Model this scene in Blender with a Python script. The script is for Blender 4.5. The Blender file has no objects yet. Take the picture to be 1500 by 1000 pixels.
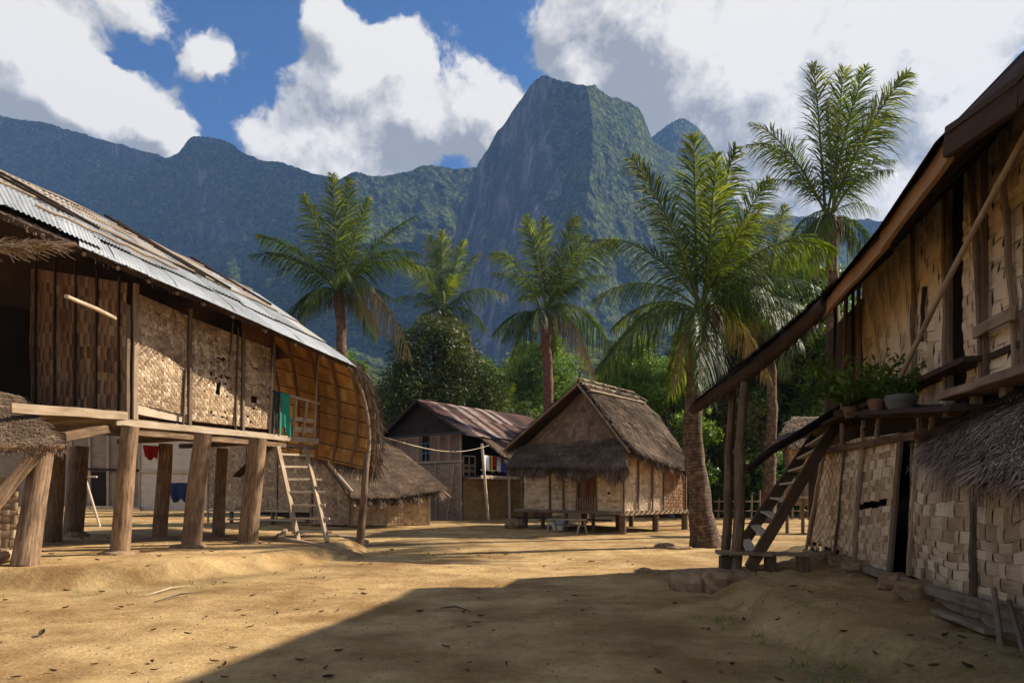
import bpy, math, random
import numpy as np
from mathutils import Vector, Matrix
random.seed(7)
RNG = np.random.default_rng(7)
R = math.radians
# ------------------------------------------------------------------ camera, sky, sun
sc = bpy.context.scene
COL = sc.collection
EYE, HOR, F = 1.35, 725.0, 1000.0          # eye height; horizon row and focal length on the 1500x1000 photo
cam = bpy.data.cameras.new("camera")
cam.sensor_width = 36; cam.lens = 24; cam.shift_y = (HOR - 500) / 1500.0
cam.clip_start = 0.05; cam.clip_end = 12000
co = bpy.data.objects.new("camera", cam); COL.objects.link(co)
co.location = (0, 0, EYE); co.rotation_euler = (R(90), 0, 0)
sc.camera = co
SUN_EL, SUN_AZ = R(35), R(20)              # azimuth from +X towards +Y
SD = Vector((math.cos(SUN_EL) * math.cos(SUN_AZ), math.cos(SUN_EL) * math.sin(SUN_AZ), math.sin(SUN_EL)))
sl = bpy.data.lights.new("sun", 'SUN'); sl.energy = 5.0; sl.angle = R(0.53); sl.color = (1.0, 0.90, 0.76)
so = bpy.data.objects.new("sun", sl); COL.objects.link(so)
so.rotation_euler = SD.to_track_quat('Z', 'Y').to_euler(); so.location = (40, 20, 60)
sc.view_settings.view_transform = 'Standard'; sc.view_settings.look = 'None'
sc.view_settings.exposure = 1.12; sc.view_settings.gamma = 1
sc.cycles.max_bounces = 6; sc.cycles.diffuse_bounces = 3; sc.cycles.transmission_bounces = 3
sc.cycles.transparent_max_bounces = 6; sc.cycles.volume_bounces = 0
try: sc.cycles.use_denoising = True
except Exception: pass

def V(*a): return Vector(a)
def D(px, py, Y):                          # the point seen at (px,py) on the photo at distance Y
    return Vector(((px - 750) / F * Y, Y, EYE + (HOR - py) / F * Y))
def G(px, py, z=0.0):                      # the point at height z seen at (px,py)
    Y = (EYE - z) / ((py - HOR) / F)
    return Vector(((px - 750) / F * Y, Y, z))

def build_world():
    w = bpy.data.worlds.new("World"); sc.world = w; w.use_nodes = True
    nt = w.node_tree; N = nt.nodes; L = nt.links; N.clear()
    out = N.new('ShaderNodeOutputWorld'); bg = N.new('ShaderNodeBackground'); L.new(bg.outputs[0], out.inputs[0])
    sky = N.new('ShaderNodeTexSky'); sky.sky_type = 'NISHITA'; sky.sun_disc = False
    sky.sun_elevation = SUN_EL; sky.sun_rotation = math.atan2(SD.x, SD.y); sky.altitude = 500
    sky.air_density = 1.0; sky.dust_density = 0.3; sky.ozone_density = 2.0
    tc = N.new('ShaderNodeTexCoord')
    def math_(op, a, b=None, c=None, clamp=False):
        n = N.new('ShaderNodeMath'); n.operation = op; n.use_clamp = clamp
        for i, x in enumerate((a, b, c)):
            if x is None: continue
            if isinstance(x, (int, float)): n.inputs[i].default_value = x
            else: L.new(x, n.inputs[i])
        return n.outputs[0]
    def noise(scale, detail, rough, vec, color=False, off=None):
        if off:
            a = N.new('ShaderNodeVectorMath'); a.operation = 'ADD'; L.new(vec, a.inputs[0]); a.inputs[1].default_value = off; vec = a.outputs[0]
        n = N.new('ShaderNodeTexNoise'); n.inputs['Scale'].default_value = scale; n.inputs['Detail'].default_value = detail
        n.inputs['Roughness'].default_value = rough; L.new(vec, n.inputs['Vector'])
        return n.outputs['Color' if color else 'Fac']
    nrm = N.new('ShaderNodeVectorMath'); nrm.operation = 'NORMALIZE'; L.new(tc.outputs['Generated'], nrm.inputs[0])
    d0 = nrm.outputs[0]
    wc = noise(5.5, 5, 0.6, d0, True)
    s1 = N.new('ShaderNodeVectorMath'); s1.operation = 'SUBTRACT'; L.new(wc, s1.inputs[0]); s1.inputs[1].default_value = (.5, .5, .5)
    s2 = N.new('ShaderNodeVectorMath'); s2.operation = 'SCALE'; L.new(s1.outputs[0], s2.inputs[0]); s2.inputs['Scale'].default_value = 0.10
    s3 = N.new('ShaderNodeVectorMath'); s3.operation = 'ADD'; L.new(d0, s3.inputs[0]); L.new(s2.outputs[0], s3.inputs[1])
    dw = s3.outputs[0]
    def blobs(lst, dw):
        tot = None
        for (px, py, r, wgt) in lst:
            c = Vector(((px - 750), F, HOR - py)); ln = c.length; c.normalize()
            v = N.new('ShaderNodeVectorMath'); v.operation = 'DISTANCE'; L.new(dw, v.inputs[0]); v.inputs[1].default_value = c
            q = math_('DIVIDE', v.outputs['Value'], r / ln)
            q = math_('SUBTRACT', 1.0, q, clamp=True)
            q = math_('MULTIPLY', q, wgt)
            tot = q if tot is None else math_('ADD', tot, q)
        return tot
    CL = ([(20, 60, 130, 1.6), (-60, 130, 190, 2), (60, 130, 110, 1.4), (150, 165, 85, 1.3), (205, 190, 90, 1.7), (245, 215, 55, 1.5), (100, 170, 90, 1.2), (90, 40, 60, .6),
                (290, 75, 52, 1.3), (320, 95, 34, 1.0), (200, 10, 55, .8), (150, -10, 70, .7),
                (480, 20, 50, 1.3), (500, 70, 75, 1.4), (545, 105, 80, 1.4), (595, 70, 62, 1.2), (600, 150, 95, 1.5), (470, 140, 70, 1.2),
                (640, 195, 65, 1.2), (530, 175, 90, 1.2), (425, 214, 70, 1.5), (378, 200, 46, 1.0), (480, 236, 75, 1.6), (550, 238, 80, 1.4),
                (722, 150, 70, 1.6), (742, 185, 66, 1.5), (700, 205, 60, 1.3),
                (830, 30, 80, 1.0), (920, 40, 130, 1.6), (1040, 60, 150, 1.8), (1000, 150, 120, 1.5), (1130, 110, 170, 1.9),
                (1250, 80, 190, 1.9), (1360, 60, 150, 1.7), (1420, 30, 90, 1.0), (1230, 230, 190, 1.7), (1080, 230, 130, 1.3), (1380, 150, 80, 1.0),
                (1495, 75, 26, .9), (862, 112, 52, 1.4), (1350, 260, 120, 1.2), (1090, 290, 120, 1.2), (1200, 330, 120, 1.0)])
    def density(vec):
        c_ = blobs(CL, vec)
        return math_('ADD', math_('ADD', c_, math_('MULTIPLY_ADD', noise(11, 9, 0.66, vec), 1.9, -1.06)), math_('MULTIPLY_ADD', noise(34, 5, 0.6, vec), 0.9, -0.45))
    den = density(dw)
    so_ = N.new('ShaderNodeVectorMath'); so_.operation = 'ADD'; L.new(dw, so_.inputs[0]); so_.inputs[1].default_value = (.022, 0, .030)
    den2 = density(so_.outputs[0])
    wide = noise(2.2, 5, 0.55, d0)
    # unseen scattered cloud outside the view, thickened and brightened to fill the shade
    gen = math_('MULTIPLY_ADD', wide, 3.6, -1.55, clamp=True)
    sep = N.new('ShaderNodeSeparateXYZ'); L.new(d0, sep.inputs[0])
    back = math_('MULTIPLY_ADD', sep.outputs['Y'], -4.0, 1.4, clamp=True)
    gen = math_('MULTIPLY', gen, back)
    dens = math_('ADD', den, gen)
    mr = N.new('ShaderNodeMapRange'); mr.interpolation_type = 'SMOOTHSTEP'; L.new(dens, mr.inputs[0])
    mr.inputs[1].default_value = 0.06; mr.inputs[2].default_value = 0.52; cover = mr.outputs[0]
    # shading of the cloud: thick bellies grey, sunlit edges white
    gr = blobs([(900, 50, 130, .6), (1010, 90, 110, .3), (820, 20, 80, .3), (1180, 60, 90, .35), (1090, 200, 110, .45), (30, 190, 120, .35), (230, 215, 70, .5), (560, 190, 90, .35),
                (1250, 180, 80, .4), (1330, 100, 80, .3), (600, 215, 70, .3)], dw)
    n2 = noise(14, 9, 0.66, d0, off=(3.1, 1.7, 5.2))
    sh = math_('MULTIPLY', math_('SUBTRACT', den2, den), 0.9)
    g2 = math_('ADD', math_('ADD', math_('MULTIPLY', gr, .8), sh), math_('MULTIPLY_ADD', n2, 2.4, -0.72), clamp=True)
    mixc = N.new('ShaderNodeMix'); mixc.data_type = 'RGBA'; L.new(g2, mixc.inputs[0])
    mixc.inputs[6].default_value = (7.4, 7.05, 6.5, 1); mixc.inputs[7].default_value = (2.7, 2.75, 2.8, 1)
    hs = N.new('ShaderNodeMix'); hs.data_type = 'RGBA'; hs.blend_type = 'MULTIPLY'; hs.inputs[0].default_value = 1
    L.new(sky.outputs[0], hs.inputs[6]); hs.inputs[7].default_value = (0.36, 0.61, 0.87, 1)
    fl = math_('ADD', 1.0, math_('MULTIPLY', back, 0.6))  # extra brightness for clouds out of view, added to lift the shade
    sc_ = N.new('ShaderNodeVectorMath'); sc_.operation = 'SCALE'; L.new(mixc.outputs[2], sc_.inputs[0]); L.new(fl, sc_.inputs['Scale'])
    mix = N.new('ShaderNodeMix'); mix.data_type = 'RGBA'; L.new(cover, mix.inputs[0]); L.new(hs.outputs[2], mix.inputs[6]); L.new(sc_.outputs[0], mix.inputs[7])
    L.new(mix.outputs[2], bg.inputs[0]); bg.inputs[1].default_value = 0.060
    w.cycles.sampling_method = 'MANUAL'; w.cycles.sample_map_resolution = 512
build_world()

# ------------------------------------------------------------------ numpy noise
def _h(ix, iy, iz, seed):
    n = (ix * 374761393 + iy * 668265263 + iz * 2147483647 + seed * 1274126177) & 0xffffffff
    n = ((n ^ (n >> 13)) * 1274126177) & 0xffffffff
    return ((n ^ (n >> 16)) & 0xffff) / 65535.0
def vnoise(x, y, z=0.0, seed=0):
    x, y, z = np.broadcast_arrays(np.asarray(x, float), np.asarray(y, float), np.asarray(z, float))
    ix, iy, iz = np.floor(x).astype(np.int64), np.floor(y).astype(np.int64), np.floor(z).astype(np.int64)
    fx, fy, fz = x - ix, y - iy, z - iz
    fx, fy, fz = fx*fx*(3-2*fx), fy*fy*(3-2*fy), fz*fz*(3-2*fz)
    r = 0
    for a in (0, 1):
        for b in (0, 1):
            for c in (0, 1):
                r = r + _h(ix+a, iy+b, iz+c, seed) * (fx if a else 1-fx) * (fy if b else 1-fy) * (fz if c else 1-fz)
    return r
def fbm(x, y, z=0.0, octs=4, seed=0, gain=0.5):
    s, a, t = 0, 1.0, 0
    for o in range(octs):
        s = s + a * vnoise(x * 2**o, y * 2**o, z * 2**o, seed + o * 17); t += a; a *= gain
    return s / t
def sstep(x, a, b):
    t = np.clip((x - a) / (b - a), 0, 1); return t*t*(3-2*t)

# ------------------------------------------------------------------ materials
MATS = {}
def mat(name, kind, **k):
    if name in MATS: return MATS[name]
    m = bpy.data.materials.new(name); m.use_nodes = True; MATS[name] = m
    nt = m.node_tree; N = nt.nodes; L = nt.links
    b = N['Principled BSDF']; out = N['Material Output']
    b.inputs['Roughness'].default_value = k.get('rough', 0.85)
    b.inputs['Specular IOR Level'].default_value = k.get('spec', 0.25)
    b.inputs['Metallic'].default_value = k.get('metal', 0.0)
    def ramp(fac, stops):
        r = N.new('ShaderNodeValToRGB'); e = r.color_ramp.elements
        while len(e) < len(stops): e.new(0.5)
        for i, (p, c) in enumerate(stops): e[i].position = p; e[i].color = (*c, 1)
        L.new(fac, r.inputs[0]); return r.outputs[0]
    def noise(vec, scale, detail=4, rough=0.6, vscale=None):
        if vscale:
            mp = N.new('ShaderNodeMapping'); mp.inputs['Scale'].default_value = vscale; L.new(vec, mp.inputs[0]); vec = mp.outputs[0]
        n = N.new('ShaderNodeTexNoise'); n.inputs['Scale'].default_value = scale; n.inputs['Detail'].default_value = detail
        n.inputs['Roughness'].default_value = rough; L.new(vec, n.inputs['Vector']); return n.outputs['Fac']
    def ma(op, a, b_, clamp=False):
        n = N.new('ShaderNodeMath'); n.operation = op; n.use_clamp = clamp
        for i, x in enumerate((a, b_)):
            if isinstance(x, (int, float)): n.inputs[i].default_value = x
            else: L.new(x, n.inputs[i])
        return n.outputs[0]
    def mix(fac, a, b_, blend='MIX'):
        n = N.new('ShaderNodeMix'); n.data_type = 'RGBA'; n.blend_type = blend
        for i, x in ((0, fac), (6, a), (7, b_)):
            if isinstance(x, (int, float)): n.inputs[i].default_value = x
            elif isinstance(x, tuple): n.inputs[i].default_value = (*x, 1)
            else: L.new(x, n.inputs[i])
        return n.outputs[2]
    def bump(h, dist, strength=1.0):
        n = N.new('ShaderNodeBump'); n.inputs['Distance'].default_value = dist; n.inputs['Strength'].default_value = strength
        L.new(h, n.inputs['Height']); L.new(n.outputs[0], b.inputs['Normal'])
    tc = N.new('ShaderNodeTexCoord'); obj, uv = tc.outputs['Object'], tc.outputs['UV']
    at = N.new('ShaderNodeAttribute'); at.attribute_name = 'tone'; tone = at.outputs['Fac']
    if kind == 'fibre':      # wood, bamboo, straw: tone picks the shade, streaks run along u
        st = noise(uv, 1.0, 5, 0.65, (2.5, k.get('grain', 55), 1))
        bl = noise(obj, k.get('blotch', 1.3), 4)
        f = ma('ADD', tone, ma('MULTIPLY', ma('SUBTRACT', st, 0.5), k.get('streak', 0.5)))
        f = ma('ADD', f, ma('MULTIPLY', ma('SUBTRACT', bl, 0.5), k.get('blot', 0.55)), True)
        L.new(ramp(f, k['stops']), b.inputs['Base Color']); bump(st, k.get('bump', 0.004), 0.8)
    elif kind == 'cloth':
        n = noise(uv, 40, 3); c = mix(n, k['a'], k['b']); L.new(c, b.inputs['Base Color'])
    elif kind == 'sheet':    # corrugated metal
        st = noise(uv, 1.0, 5, 0.7, (1.2, 14, 1)); bl = noise(obj, 2.2, 6, 0.7)
        f = ma('ADD', ma('MULTIPLY', ma('ADD', st, bl), 0.5), ma('MULTIPLY', ma('SUBTRACT', tone, 0.5), k.get('tw', 0.6)), True)
        L.new(ramp(f, k['stops']), b.inputs['Base Color']); bump(bl, 0.006, 0.5)
    elif kind == 'leaf':
        n = noise(obj, k.get('scale', 1.5), 3)
        f = ma('ADD', tone, ma('MULTIPLY', ma('SUBTRACT', n, 0.5), 0.5), True)
        c = ramp(f, k['stops']); L.new(c, b.inputs['Base Color'])
        tr = N.new('ShaderNodeBsdfTranslucent'); L.new(mix(1.0, c, k.get('tcol', (1.5, 1.6, 0.5)), 'MULTIPLY'), tr.inputs[0])
        ms = N.new('ShaderNodeMixShader'); ms.inputs[0].default_value = k.get('trans', 0.35)
        L.new(b.outputs[0], ms.inputs[1]); L.new(tr.outputs[0], ms.inputs[2]); L.new(ms.outputs[0], out.inputs[0])
    elif kind == 'bark':
        ring = N.new('ShaderNodeTexWave'); ring.wave_type = 'BANDS'; ring.bands_direction = 'X'; L.new(uv, ring.inputs[0])
        ring.inputs['Scale'].default_value = k.get('rings', 3.6); ring.inputs['Distortion'].default_value = 3.5; ring.inputs['Detail'].default_value = 3
        n = noise(obj, 7, 6, 0.7)
        f = ma('ADD', ma('MULTIPLY', n, 0.92), ma('MULTIPLY', ring.outputs['Fac'], k.get('rw', .07)), True)
        L.new(ramp(f, k['stops']), b.inputs['Base Color']); bump(f, 0.03, 0.9)
    elif kind == 'stone':
        n = noise(obj, 6, 6, 0.7); L.new(ramp(n, k['stops']), b.inputs['Base Color']); bump(n, 0.02, 0.8)
    elif kind == 'ground':
        big = noise(obj, 0.22, 5, 0.6); mid = noise(obj, 1.6, 6, 0.65); fin = noise(obj, 16, 6, 0.75); grit = noise(obj, 75, 4, 0.7)
        c = ramp(ma('ADD', ma('MULTIPLY', mid, 0.6), ma('MULTIPLY', fin, 0.4)), [(.30, (.29, .175, .075)), (.50, (.50, .325, .142)), (.70, (.67, .475, .235))])
        moss = ramp(ma('ADD', ma('MULTIPLY', big, 0.62), ma('MULTIPLY', fin, 0.38)), [(.46, (0, 0, 0)), (.64, (.75, .75, .75))])
        msk = N.new('ShaderNodeMix'); msk.data_type = 'RGBA'; msk.blend_type = 'MULTIPLY'; msk.inputs[0].default_value = 1
        L.new(moss, msk.inputs[6]); L.new(tone, msk.inputs[7])
        c = mix(msk.outputs[2], c, (.125, .105, .048))
        c = mix(ramp(grit, [(.63, (0, 0, 0)), (.72, (.75, .75, .75))]), c, (.16, .09, .045))
        pth = ramp(noise(obj, .55, 6, .65), [(.40, (.62, .56, .50)), (.56, (1, 1, 1)), (.70, (1.12, 1.1, 1.06))]); c = mix(1.0, c, pth, 'MULTIPLY')
        c = mix(ramp(noise(obj, 42, 3, .6), [(.68, (0, 0, 0)), (.74, (.6, .6, .6))]), c, (.62, .50, .34))
        L.new(c, b.inputs['Base Color'])
        h = ma('ADD', ma('ADD', ma('MULTIPLY', mid, 1.2), ma('MULTIPLY', fin, 0.60)), ma('MULTIPLY', grit, 0.12)); bump(h, 0.07, 0.9)
    elif kind == 'mountain':
        cano = N.new('ShaderNodeTexVoronoi'); cano.inputs['Scale'].default_value = k.get('cs', 0.13); L.new(obj, cano.inputs['Vector'])
        cano.inputs['Randomness'].default_value = 1
        n1 = noise(obj, 0.02, 6, 0.7); n2 = noise(obj, 0.16, 5, 0.75); rk = noise(obj, 0.03, 6, 0.72, (1.6, 1.6, 0.35))
        cs_ = N.new('ShaderNodeSeparateXYZ'); L.new(cano.outputs['Color'], cs_.inputs[0])
        veg = ramp(ma('ADD', ma('MULTIPLY', ma('SUBTRACT', cs_.outputs['X'], 0.5), 0.16), ma('ADD', ma('MULTIPLY', n2, 0.7), ma('MULTIPLY', n1, 0.3))), [(.36, (.010, .019, .006)), (.50, (.045, .070, .015)), (.64, (.165, .19, .042))])
        rock = ramp(rk, [(.34, (.045, .046, .044)), (.52, (.13, .125, .112)), (.68, (.46, .40, .34))])
        geo = N.new('ShaderNodeNewGeometry'); sp = N.new('ShaderNodeSeparateXYZ'); L.new(geo.outputs['True Normal'], sp.inputs[0])
        steep = ma('ADD', ma('MULTIPLY', tone, 1.0), ma('ADD', ma('MULTIPLY', sp.outputs['Z'], -0.6), ma('MULTIPLY', rk, 1.1)))
        msk = ramp(steep, [(k.get('r0', .70), (0, 0, 0)), (k.get('r0', .70) + .16, (1, 1, 1))])
        L.new(mix(msk, veg, rock), b.inputs['Base Color'])
        bump(ma('ADD', ma('MULTIPLY', n2, 1.6), ma('MULTIPLY', ma('SUBTRACT', 1.0, cano.outputs['Distance']), 0.8)), k.get('bd', 11.0), 1.0)
    elif kind == 'plain':
        n = noise(obj, 5, 4); L.new(mix(n, k['a'], k['b']), b.inputs['Base Color'])
    return m

STRAW = [(0, (.055, .032, .018)), (.35, (.17, .105, .055)), (.65, (.36, .24, .13)), (1, (.58, .45, .29))]
weave_m = mat('woven_bamboo', 'fibre', stops=[(0, (.05, .030, .018)), (.35, (.17, .105, .058)), (.65, (.38, .255, .14)), (1, (.74, .57, .38))], streak=.55, blot=.75, grain=60, rough=.6, spec=.3)
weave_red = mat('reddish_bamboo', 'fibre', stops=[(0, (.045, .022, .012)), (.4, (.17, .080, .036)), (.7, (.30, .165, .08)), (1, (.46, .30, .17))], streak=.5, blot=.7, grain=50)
wood_m = mat('weathered_wood', 'fibre', stops=[(0, (.05, .033, .022)), (.4, (.17, .115, .072)), (.7, (.36, .265, .17)), (1, (.55, .44, .31))], streak=.7, grain=22, blotch=2.5, blot=.4)
log_m = mat('log_wood', 'fibre', stops=[(0, (.035, .022, .014)), (.42, (.13, .078, .043)), (.72, (.30, .19, .105)), (1, (.52, .36, .22))], streak=1.2, grain=24, blotch=2, blot=.6, bump=.02)
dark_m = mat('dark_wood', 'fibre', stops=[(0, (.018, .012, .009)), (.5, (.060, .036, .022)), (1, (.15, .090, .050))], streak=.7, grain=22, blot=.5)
orange_m = mat('amber_glow_underside', 'fibre', stops=[(0, (.20, .085, .020)), (.4, (.55, .26, .055)), (.75, (.72, .41, .11)), (1, (.80, .55, .22))], streak=.6, grain=35, blotch=1.5, blot=.6)  # amber brightened to paint sun glow and ground bounce into the shingles
thatch_m = mat('grass_thatch', 'fibre', stops=[(0, (.025, .015, .010)), (.35, (.088, .055, .034)), (.7, (.22, .145, .088)), (1, (.42, .31, .20))], streak=.35, grain=30, blotch=.9, blot=.6)
thatch_dk = mat('old_grey_thatch', 'fibre', stops=[(0, (.022, .014, .010)), (.4, (.10, .066, .048)), (.8, (.25, .17, .12)), (1, (.44, .31, .22))], streak=.35, grain=30, blot=.5)
metal_m = mat('galvanised_sheet', 'sheet', stops=[(.15, (.15, .13, .12)), (.36, (.20, .205, .205)), (.55, (.32, .33, .33)), (.8, (.44, .45, .445))], rough=.6, metal=.0, spec=.3)
metal_beige = mat('dusty_sheet', 'sheet', stops=[(.15, (.10, .075, .06)), (.38, (.26, .23, .20)), (.6, (.38, .35, .31)), (.85, (.52, .50, .47))], rough=.7)
rust_m = mat('rusty_sheet', 'sheet', stops=[(.2, (.035, .020, .016)), (.42, (.11, .050, .034)), (.56, (.21, .12, .09)), (.8, (.44, .38, .34))], rough=.65, metal=.0, tw=1.0)
leaf_palm = mat('palm_leaflet', 'leaf', stops=[(0, (.014, .026, .005)), (.42, (.032, .054, .008)), (.72, (.090, .122, .013)), (1, (.34, .33, .06))], trans=.38, rough=.5, spec=.28)
leaf_old = mat('dry_palm_leaflet', 'leaf', stops=[(0, (.06, .040, .018)), (.5, (.17, .125, .052)), (1, (.38, .29, .14))], trans=.3, tcol=(1.2, 1.1, .6), rough=.6)
leaf_dark = mat('dark_tree_leaf', 'leaf', stops=[(0, (.016, .026, .009)), (.5, (.055, .070, .020)), (.85, (.12, .12, .035)), (1, (.24, .18, .07))], trans=.2, rough=.55, spec=.2)
leaf_green = mat('fresh_tree_leaf', 'leaf', stops=[(0, (.030, .058, .010)), (.5, (.095, .155, .026)), (1, (.24, .31, .06))], trans=.38, rough=.5)
bark_palm = mat('palm_bark', 'bark', stops=[(.30, (.018, .011, .007)), (.5, (.095, .055, .030)), (.72, (.28, .18, .10))])
bark_red = mat('reddish_palm_bark', 'bark', stops=[(.25, (.04, .016, .010)), (.5, (.13, .055, .034)), (.8, (.26, .15, .10))])
bark_tree = mat('grey_bark', 'bark', stops=[(.25, (.05, .04, .03)), (.55, (.15, .12, .09)), (.85, (.30, .26, .2))], rings=.6)
stone_m = mat('dusty_stone', 'stone', stops=[(.3, (.11, .062, .032)), (.55, (.27, .17, .09)), (.8, (.44, .31, .18))])
plaster_m = mat('pale_daub', 'plain', a=(.42, .34, .26), b=(.55, .48, .40))
grey_m = mat('grey_boards', 'fibre', stops=[(0, (.10, .075, .055)), (.5, (.31, .24, .175)), (1, (.50, .40, .30))], streak=.7, grain=18)
black_m = mat('interior_shade', 'plain', a=(.012, .009, .007), b=(.022, .016, .012))  # near-black colour standing in for interior shade

# ------------------------------------------------------------------ mesh builder
class MB:
    def __init__(s): s.v, s.f, s.t, s.u, s.sm, s.n = [], [], [], [], [], 0
    def add(s, v, f, t, u, smooth=False):          # v (k,3)  f (m,4)  t (m,)  u (m,4,2)
        v = np.asarray(v, float).reshape(-1, 3); f = np.asarray(f, np.int64).reshape(-1, 4)
        s.v.append(v); s.f.append(f + s.n); s.n += len(v)
        s.t.append(np.broadcast_to(np.asarray(t, float), (len(f),)).copy()); s.u.append(np.asarray(u, float).reshape(len(f), 4, 2))
        s.sm.append(np.full(len(f), smooth)); return s
    def quads(s, q, t=.3, u=None, smooth=False):      # q (m,4,3)
        q = np.asarray(q, float).reshape(-1, 4, 3); m = len(q)
        if u is None:
            L1 = np.linalg.norm(q[:, 1] - q[:, 0], axis=1); L2 = np.linalg.norm(q[:, 3] - q[:, 0], axis=1)
            r = RNG.random((m, 2)) * 50; u = np.zeros((m, 4, 2))
            sw = (L2 > L1); a, b_ = np.where(sw, 0, L1), np.where(sw, L2, 0)
            c, d = np.where(sw, L1, 0), np.where(sw, 0, L2)
            u[:, 1, 0], u[:, 1, 1] = a, c; u[:, 3, 0], u[:, 3, 1] = b_, d; u[:, 2, 0], u[:, 2, 1] = a + b_, c + d
            u += r[:, None]
        return s.add(q.reshape(-1, 3), np.arange(4 * m).reshape(m, 4), t, u, smooth)
    def grid(s, P, t=.5, uvs=None, smooth=True, closed=False, flip=False):      # P (a,b,3)
        P = np.asarray(P, float); a, b_ = P.shape[:2]
        I = np.arange(a * b_).reshape(a, b_)
        if closed: I = np.concatenate([I, I[:, :1]], 1)
        f = np.stack([I[:-1, :-1], I[:-1, 1:], I[1:, 1:], I[1:, :-1]], -1).reshape(-1, 4)
        if flip: f = f[:, ::-1]
        if uvs is None:
            du = np.concatenate([[0], np.cumsum(np.linalg.norm(np.diff(P.mean(1), axis=0), axis=1))])
            Pc = np.concatenate([P, P[:, :1]], 1) if closed else P
            dv = np.concatenate([[0], np.cumsum(np.linalg.norm(np.diff(Pc, axis=1), axis=2).mean(0))])
            uvs = np.stack(np.meshgrid(du, dv, indexing='ij'), -1) + RNG.random(2) * 40
        u = np.stack([uvs[:-1, :-1], uvs[:-1, 1:], uvs[1:, 1:], uvs[1:, :-1]], 2).reshape(-1, 4, 2)
        if flip: u = u[:, ::-1]
        if np.ndim(t) == 2: t = np.asarray(t).reshape(-1)
        return s.add(P.reshape(-1, 3), f, t, u, smooth)
    def beam(s, p0, p1, w, h, up=(0, 0, 1), t=None, n=5, wob=.006):   # squared timber, w across, h along up
        p0, p1, up = np.array(p0, float), np.array(p1, float), np.array(up, float)
        ax = p1 - p0; L_ = np.linalg.norm(ax); ax /= L_
        sd = np.cross(ax, up); sd /= np.linalg.norm(sd); up = np.cross(sd, ax)
        t = random.uniform(.35, .65) if t is None else t
        rings = []
        for i in range(n + 1):
            k = i / n; c = p0 + ax * L_ * k + (sd * random.uniform(-wob, wob) + up * random.uniform(-wob, wob)) * (0 < i < n)
            w2, h2 = w / 2 * (1 + random.uniform(-.04, .04)), h / 2 * (1 + random.uniform(-.04, .04)); q = min(w2, h2) * .22
            rings.append([c + sd*x + up*y for x, y in ((-w2+q, -h2), (w2-q, -h2), (w2, -h2+q), (w2, h2-q), (w2-q, h2), (-w2+q, h2), (-w2, h2-q), (-w2, -h2+q))])
        s.grid(rings, t, smooth=False, closed=True)
        for rg in (rings[0][::-1], rings[-1]):
            s.quads([[rg[0], rg[1], rg[2], rg[3]], [rg[4], rg[5], rg[6], rg[7]], [rg[3], rg[4], rg[7], rg[0]]], t)
        return s
    def tube(s, pts, rad, n=10, t=.5, rough=.0, cap=True, seed=0):
        P = np.array([tuple(p) for p in pts], float); m = len(P)
        rad = np.broadcast_to(np.asarray(rad, float), (m,))
        T = np.gradient(P, axis=0); T /= np.linalg.norm(T, axis=1)[:, None]
        ref = np.array([1, 0, 0]) if abs(T[0][0]) < .8 else np.array([0, 0, 1])
        A = np.cross(T, ref); A /= np.linalg.norm(A, axis=1)[:, None]; B = np.cross(T, A)
        th = np.linspace(0, 2*np.pi, n, endpoint=False)
        rr = rad[:, None] * (1 + rough * (fbm(np.arange(m)[:, None]*.35 + seed*3.3, np.cos(th)[None]*1.3 + 5, np.sin(th)[None]*1.3 + seed, 3, seed) - .5) * 2)
        Q = P[:, None] + rr[..., None] * (A[:, None] * np.cos(th)[None, :, None] + B[:, None] * np.sin(th)[None, :, None])
        s.grid(Q, t, smooth=True, closed=True)
        if cap:
            for k, sg in ((0, -1), (m-1, 1)):
                c = P[k]; R_ = Q[k]
                q = [[R_[i], R_[(i+1) % n], c + (R_[(i+1) % n]-c)*.02, c + (R_[i]-c)*.02] for i in range(n)]
                s.quads(q, min(1, t + .1))
        return s
    def build(s, name, m, parent=None, loc=None):
        v = np.concatenate(s.v); f = np.concatenate(s.f); t = np.concatenate(s.t); u = np.concatenate(s.u); sm = np.concatenate(s.sm)
        if loc is not None: v = v - np.array(loc)
        elif parent is not None: v = v - np.array(tuple(parent.location))
        me = bpy.data.meshes.new(name)
        me.vertices.add(len(v)); me.vertices.foreach_set('co', v.astype(np.float32).ravel())
        me.loops.add(len(f)*4); me.loops.foreach_set('vertex_index', f.astype(np.int32).ravel())
        me.polygons.add(len(f)); me.polygons.foreach_set('loop_start', (np.arange(len(f))*4).astype(np.int32))
        me.polygons.foreach_set('use_smooth', sm)
        a = me.attributes.new('tone', 'FLOAT', 'FACE'); a.data.foreach_set('value', t.astype(np.float32))
        ul = me.uv_layers.new(name='UVMap'); ul.data.foreach_set('uv', u.astype(np.float32).ravel())
        me.update(calc_edges=True)
        me.materials.append(m)
        o = bpy.data.objects.new(name, me); COL.objects.link(o)
        if parent is not None:
            o.parent = parent
            if loc is not None: o.location = Vector(loc) - parent.location
        elif loc is not None: o.location = loc
        return o
def thing(name, label, cat, loc=(0, 0, 0), group=None):
    o = bpy.data.objects.new(name, None); o.empty_display_size = .3; COL.objects.link(o); o.location = loc
    o['label'] = label; o['category'] = cat
    if group: o['group'] = group
    return o
def tag(o, label, cat, group=None):
    o['label'] = label; o['category'] = cat
    if group: o['group'] = group
    return o
def copy_tree(o, par=None):
    c = o.copy(); COL.objects.link(c)
    if par is not None: c.parent = par
    for ch in list(o.children): copy_tree(ch, c)
    return c

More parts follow.
